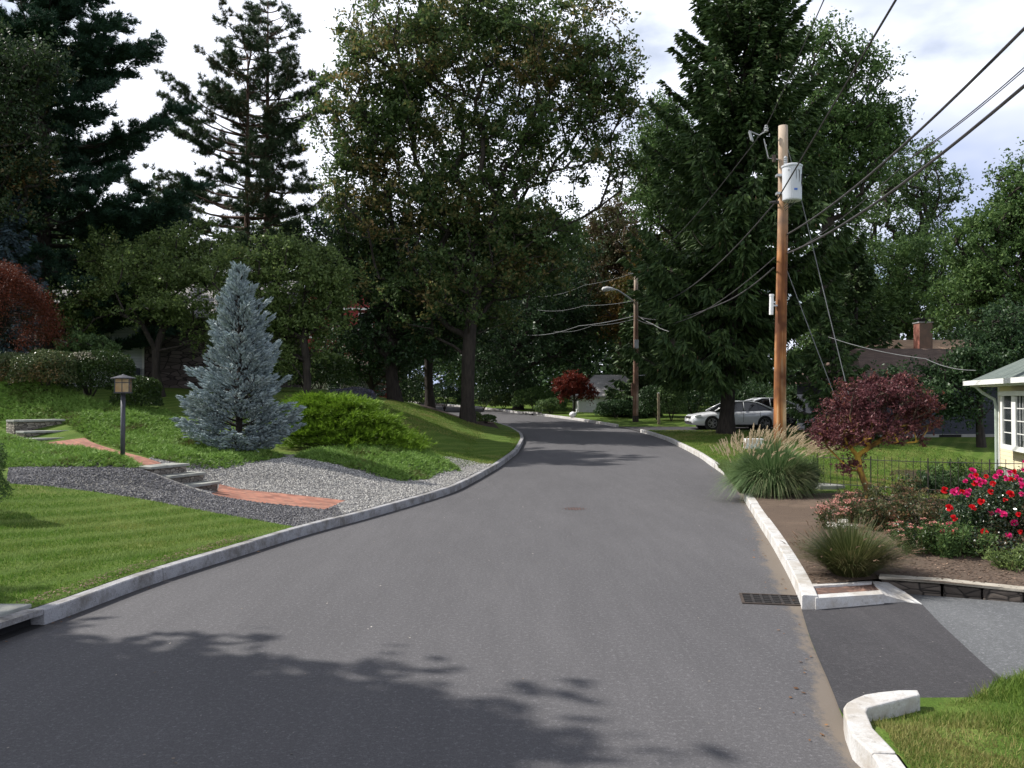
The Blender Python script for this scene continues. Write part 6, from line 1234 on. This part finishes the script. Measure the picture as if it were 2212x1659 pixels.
tree('purple_maple', 'broad dark purple-red maple with yellow streaked stems beside the rose bush', (dx_, dmY, dz_), [lobe(1900, 865, dmY, 95, 45), lobe(1825, 905, dmY, 62, 40), lobe(1970, 885, dmY, 62, 42), lobe(1880, 935, dmY, 110, 38), lobe(1990, 935, dmY, 38, 26), lobe(1815, 960, dmY, 35, 12, .3), lobe(1905, 838, dmY, 70, 25), lobe(1838, 1008, dmY, 28, 12, .25), lobe(1795, 940, dmY, 30, 25, .3)], P(1852, 985, dmY), 400, 62, .060, M['lf_purple'], M['bark_yellow'], .06, 211, sig=.15, step=.3, gaps=.25, asp=.45, lift=0,
     leaders=[P(1836, 945, dmY), P(1828, 900, dmY), P(1862, 940, dmY), P(1856, 890, dmY), P(1915, 940, dmY), P(1845, 860, dmY)], up=.6, flat=.5, shell=.36, trunk_bend=.05)
# rose bush
def roses():
    Yb = 11.8; bx, by = (2150 - 1106) / F * Yb, Yb; bz = h1(bx, by); th = thing('rose_bush', 'large dark leaved rose bush covered with red and magenta roses at the right edge', 'rose bush', (bx, by, bz)); rng = np.random.default_rng(221)
    lobes_ = [lobe(2145, 1140, 11.8, 100, 85, .6), lobe(2200, 1085, 11.8, 80, 65, .6), lobe(2230, 1180, 11.6, 90, 70, .6), lobe(2110, 1190, 11.7, 60, 55, .5), lobe(2100, 1110, 12, 45, 45, .4)]; ce = sample_lobes(lobes_ + [lobe(2150, 1200, 11.2, 105, 60, .5), lobe(2220, 1210, 11.0, 70, 60, .4)], 620, rng, .4); ce[:, 2] = np.maximum(ce[:, 2], bz + .1)
    tr = [np.array([bx, by, bz - .1]), np.array([bx, by, bz + .1]), np.array([bx, by, bz + .3])]; Pn, par, tips = grow(tr, ce, rng, .2, 0); mb = MB(); limbs(mb, Pn, par, tips, .05, .004, 4); mb.build('canes', pm('cane', (.05, .07, .02), (.12, .09, .04), 5, .7, .2), th)
    cc = np.repeat(ce, 75, 0); cc = cc + rdir(rng, len(cc)) * (rng.uniform(0, 1, len(cc)) ** .5)[:, None] * .15; mb = MB(); leaves(mb, cc, .040, rng, .6, .5); mb.build('foliage', leafmat('lf_rose', (.014, .034, .014), (.05, .085, .03), (.11, .05, .03), .66, .85, .2, .28, .6), th)
    red = leafmat('rose_red', (.50, .006, .012), (.80, .02, .03), None, trans=.25); mag = leafmat('rose_magenta', (.55, .012, .13), (.85, .04, .26), None, trans=.25)
    px_ = [(2100, 1018, 1), (2112, 1038, 1), (2085, 1040, 1), (2108, 1028, 0), (2125, 1042, 1), (2145, 1046, 0), (2160, 1022, 1), (2180, 1022, 1), (2190, 1020, 0), (2040, 1060, 0), (2068, 1058, 1), (2078, 1062, 0), (2092, 1060, 1), (2050, 1098, 0), (2140, 1063, 0), (2171, 1081, 0), (2156, 1105, 1), (2140, 1110, 1), (2167, 1112, 1), (2206, 1068, 1), (2212, 1015, 1), (2200, 1112, 0), (2204, 1150, 0), (2060, 1120, 0), (2055, 1150, 0), (2164, 1189, 0), (2190, 1206, 0), (2178, 1158, 1), (2150, 1190, 0), (2130, 1030, 0), (2208, 1050, 1), (2218, 1030, 0), (2225, 1100, 0), (2240, 1070, 1), (2118, 1048, 1), (2098, 1030, 1), (2105, 1045, 0), (2150, 1030, 1), (2172, 1034, 1), (2185, 1038, 0), (2196, 1030, 1), (2204, 1038, 1), (2072, 1066, 1), (2060, 1064, 1), (2088, 1068, 1), (2120, 1085, 0), (2182, 1068, 0), (2190, 1130, 1), (2126, 1150, 0), (2100, 1098, 0), (2050, 1135, 1), (2035, 1150, 1), (2208, 1180, 0), (2215, 1000, 1), (2222, 1012, 0)]
    for i, (a, b, k) in enumerate(px_):
        Yf = 11.25 + .25 * math.sin(i * 2.3) - .1 * (b > 1100); c = P(a, b, Yf); n = 16; q = rng.uniform(0, 6.28, n); ring = np.repeat([0, 1, 2], [5, 5, 6]); tilt = np.array([.25, .7, 1.2])[ring]; f = unit(np.array([[-.25, -.8, .55]]))[0]; u = unit(np.cross(f, [[0, 0, 1.]]))[0]; v = np.cross(u, f)
        dd = f * np.cos(tilt)[:, None] + (u * np.cos(q)[:, None] + v * np.sin(q)[:, None]) * np.sin(tilt)[:, None]; mb = MB(); s = .034 * rng.uniform(.75, 1.3); side = unit(np.cross(dd, np.tile(f, (n, 1)))); cc = c + dd * s * .15
        V = np.stack([cc - side * s * .25, cc + side * s * .25, cc + dd * s + side * s * .5, cc + dd * s * 1.15, cc + dd * s - side * s * .5], 1).reshape(-1, 3); mb.add(V, np.arange(5 * n).reshape(n, 5)); mb.build('rose', mag if k else red, th)
roses()
# mixed perennials
def peren(name, label, px, Y, rx, hgt, n, size, mat, seed, cat='plant', heads=None, hmat=None, hs=.05, asp=.4, up=.2, kind=None):
    x = (px - 1106) / F * Y; z = h1(x, Y); th = thing(name, label, cat, (x, Y, z)); rng = np.random.default_rng(seed); a = rng.uniform(0, 6.28, n); q = np.sqrt(rng.uniform(0, 1, n)); st = MB(); m = 26
    aa = rng.uniform(0, 6.28, m); qq = np.sqrt(rng.uniform(0, 1, m)); tip = np.stack([x + np.cos(aa) * qq * rx, Y + np.sin(aa) * qq * rx, z + hgt * rng.uniform(.7, 1.05, m) * (1.05 - .3 * qq)], 1); base = np.stack([x + np.cos(aa) * qq * rx * .4, Y + np.sin(aa) * qq * rx * .4, np.full(m, z - .03)], 1)
    for b_, t_ in zip(base, tip): st.tube([b_, (b_ + t_) / 2 + rng.normal(size=3) * .02, t_], [.006, .005, .003], 4, cap=False)
    st.build('stems', M['fount'], th); k = rng.integers(0, m, n); t = rng.uniform(.15, 1, n)[:, None]; c = base[k] + (tip[k] - base[k]) * t + rng.normal(size=(n, 3)) * np.array([.045, .045, .03]); mb = MB(); leaves(mb, c, size, rng, asp, up); mb.build('foliage', mat, th)
    if hmat:
        for t_ in tip: mb = MB(); kk = 30; cc = t_ + rng.uniform(-1.3, 1.3, (kk, 3)) * np.array([hs, hs, hs * .35]); leaves(mb, cc, .018, rng, .8, 1.5); mb.build('flower_head', hmat, th)
    return th
M['pinkhead'] = leafmat('pinkhead', (.48, .18, .15), (.75, .38, .32), None, trans=.1, rough=.8); M['dryhead'] = leafmat('dryhead', (.10, .05, .035), (.26, .14, .09), None, trans=.1, rough=.8); M['whitehead'] = leafmat('whitehead', (.55, .52, .45), (.75, .72, .66), None, trans=.1)
M['lf_peren'] = leafmat('lf_peren', (.04, .06, .025), (.13, .15, .06), (.20, .09, .05), .60, .8, .25, .4)
peren('pink_stonecrop', 'stonecrop with flat pink flower heads leaning over the bare soil', 1795, 13.4, .27, .42, 900, .05, M['lf_peren'], 231, 'flowers', 1, M['pinkhead'], .045)
peren('pink_stonecrop', 'pink headed stonecrop standing upright behind the fountain grass', 1835, 14.0, .26, .46, 900, .05, M['lf_peren'], 232, 'flowers', 1, M['pinkhead'], .045)
peren('white_flowers', 'small clump of white flowers left of the fountain grass', 1815, 12.4, .20, .28, 700, .035, M['lf_peren'], 233, 'flowers', 1, M['whitehead'], .03)
peren('perennial_clump', 'brownish perennial clump behind the fountain grass', 1900, 13.2, .45, .55, 2400, .06, M['lf_peren'], 234, 'plant', 1, M['dryhead'], .04)
peren('perennial_clump', 'tall seed-headed perennial clump at the foot of the dark red maple', 1930, 14.6, .5, .72, 2400, .06, M['lf_peren'], 235, 'plant', 1, M['dryhead'], .04)
peren('perennial_clump', 'dark seed-headed clump left of the rose bush', 1990, 13.2, .5, .62, 2600, .055, M['lf_peren'], 236, 'plant', 1, M['dryhead'], .035)
peren('pink_flower_clump', 'loose clump with small pink flowers between fountain grass and rose bush', 1990, 11.2, .42, .48, 3000, .045, M['lf_hedge'], 237, 'flowers', 1, M['pinkhead'], .025)
peren('perennial_clump', 'green leafy clump just in front of the rose bush stems', 2060, 11.0, .45, .45, 3000, .05, M['lf_mid'], 238, 'plant')
peren('perennial_clump', 'low yellowish clump at the lower right of the rose bush', 2190, 10.2, .35, .26, 1600, .05, M['lf_yellow'], 239, 'plant')
peren('perennial_clump', 'brown leaved clump under the left side of the dark red maple', 1850, 15.2, .35, .45, 1500, .055, M['lf_peren'], 240, 'plant', 1, M['dryhead'], .035)
peren('perennial_clump', 'bushy green planting against the cream house corner', 2090, 19.5, 1.1, .75, 5200, .08, M['lf_mid'], 241, 'plant')
peren('perennial_clump', 'low dark planting on the lawn behind the rose bush', 2030, 18.6, .8, .5, 3600, .07, M['lf_dark'], 242, 'plant')
peren('green_shrub', 'small dark bush tucked behind the right side of the plumed grass', 1745, 18.9, .30, .85, 2600, .05, M['lf_hedge'], 243, 'shrub')
# iron fence
fn = thing('iron_fence', 'thin dark wrought iron fence behind the plumed grass and the dark red maple', 'fence', (8, 19.2, h1(8, 19.2))); A_ = np.array([6.9, 19.6]); Bq = np.array([10.6, 16.9])
n = 32; rl = MB()
for i in range(n + 1):
    q = A_ + (Bq - A_) * i / n; z = h1(*q); MB().tube([(q[0], q[1], z - .05), (q[0], q[1], z + .78)], .006 if i % 8 else .013, 6).build('picket' if i % 8 else 'post', M['iron_dark'], fn)
for zz in (.12, .70): rl.tube([(*(A_ + (Bq - A_) * i / 16), h1(*(A_ + (Bq - A_) * i / 16)) + zz) for i in range(17)], .009, 6)
rl.build('rail', M['iron_dark'], fn)
# stone landing by the plumed grass
lp = PZ(1790, 1052, .2); o = MB().box((lp[0], lp[1] + .15, h1(*lp) + .03), (.62, .55, .10), .2).build('stepping_stone', M['flagstone'], bevel=.02); tag(o, 'pale flat stone slab on the soil right of the plumed grass', 'stone slab')
# far woodland floor: one leafy mass that closes the view under the crowns
rng = np.random.default_rng(301); n = 60000; x = rng.uniform(-75, 75, n); y = rng.uniform(70, 100, n) - np.abs(x) * .22; k = (x < XL(y) - 3) | (x > XR(y) + 5); x, y = x[k], y[k]; hgt = 4.2 + 2.2 * np.sin(x * .21) * np.sin(y * .17 + 1) + 1.5 * np.sin(x * .7 + y * .5)
mb = MB(); leaves(mb, np.stack([x, y, H(x, y) + hgt * rng.uniform(0, 1, len(x)) ** .8], 1), .55, rng, .6, .3); o = mb.build('woodland_undergrowth', M['lf_dark']); tag(o, 'dark leafy undergrowth filling the wood behind the houses', 'undergrowth', kind='stuff')
# trees behind the camera on the left whose shade falls on the near road
tree('street_tree', 'broad shade tree left of and behind the viewer', (-13.6, 7.6, h1(-13.6, 7.6)), [(-13.9, 7.3, 9.4, 4.2, 2.9, 2.3), (-15, 4.5, 9, 4, 3.5, 2.8), (-15.0, 3.0, 9.3, 4.0, 3.5, 2.6), (-14.0, 5.4, 9.4, 3.0, 2.7, 1.8)], (-13.6, 7.2, 7.5), 1500, 130, .32, M['lf_mid'], M['bark_grey'], .28, 401, sig=.75)
tree('street_tree', 'second shade tree behind the viewer on the left', (-12.5, -2, h1(-12.5, -2)), [(-14.3, -1, 9, 5.0, 4.5, 3.0), (-12.4, 0, 9.4, 3.4, 3.5, 2.4)], (-12.5, -2, 7.5), 420, 120, .18, M['lf_mid'], M['bark_grey'], .3, 402, sig=.7)
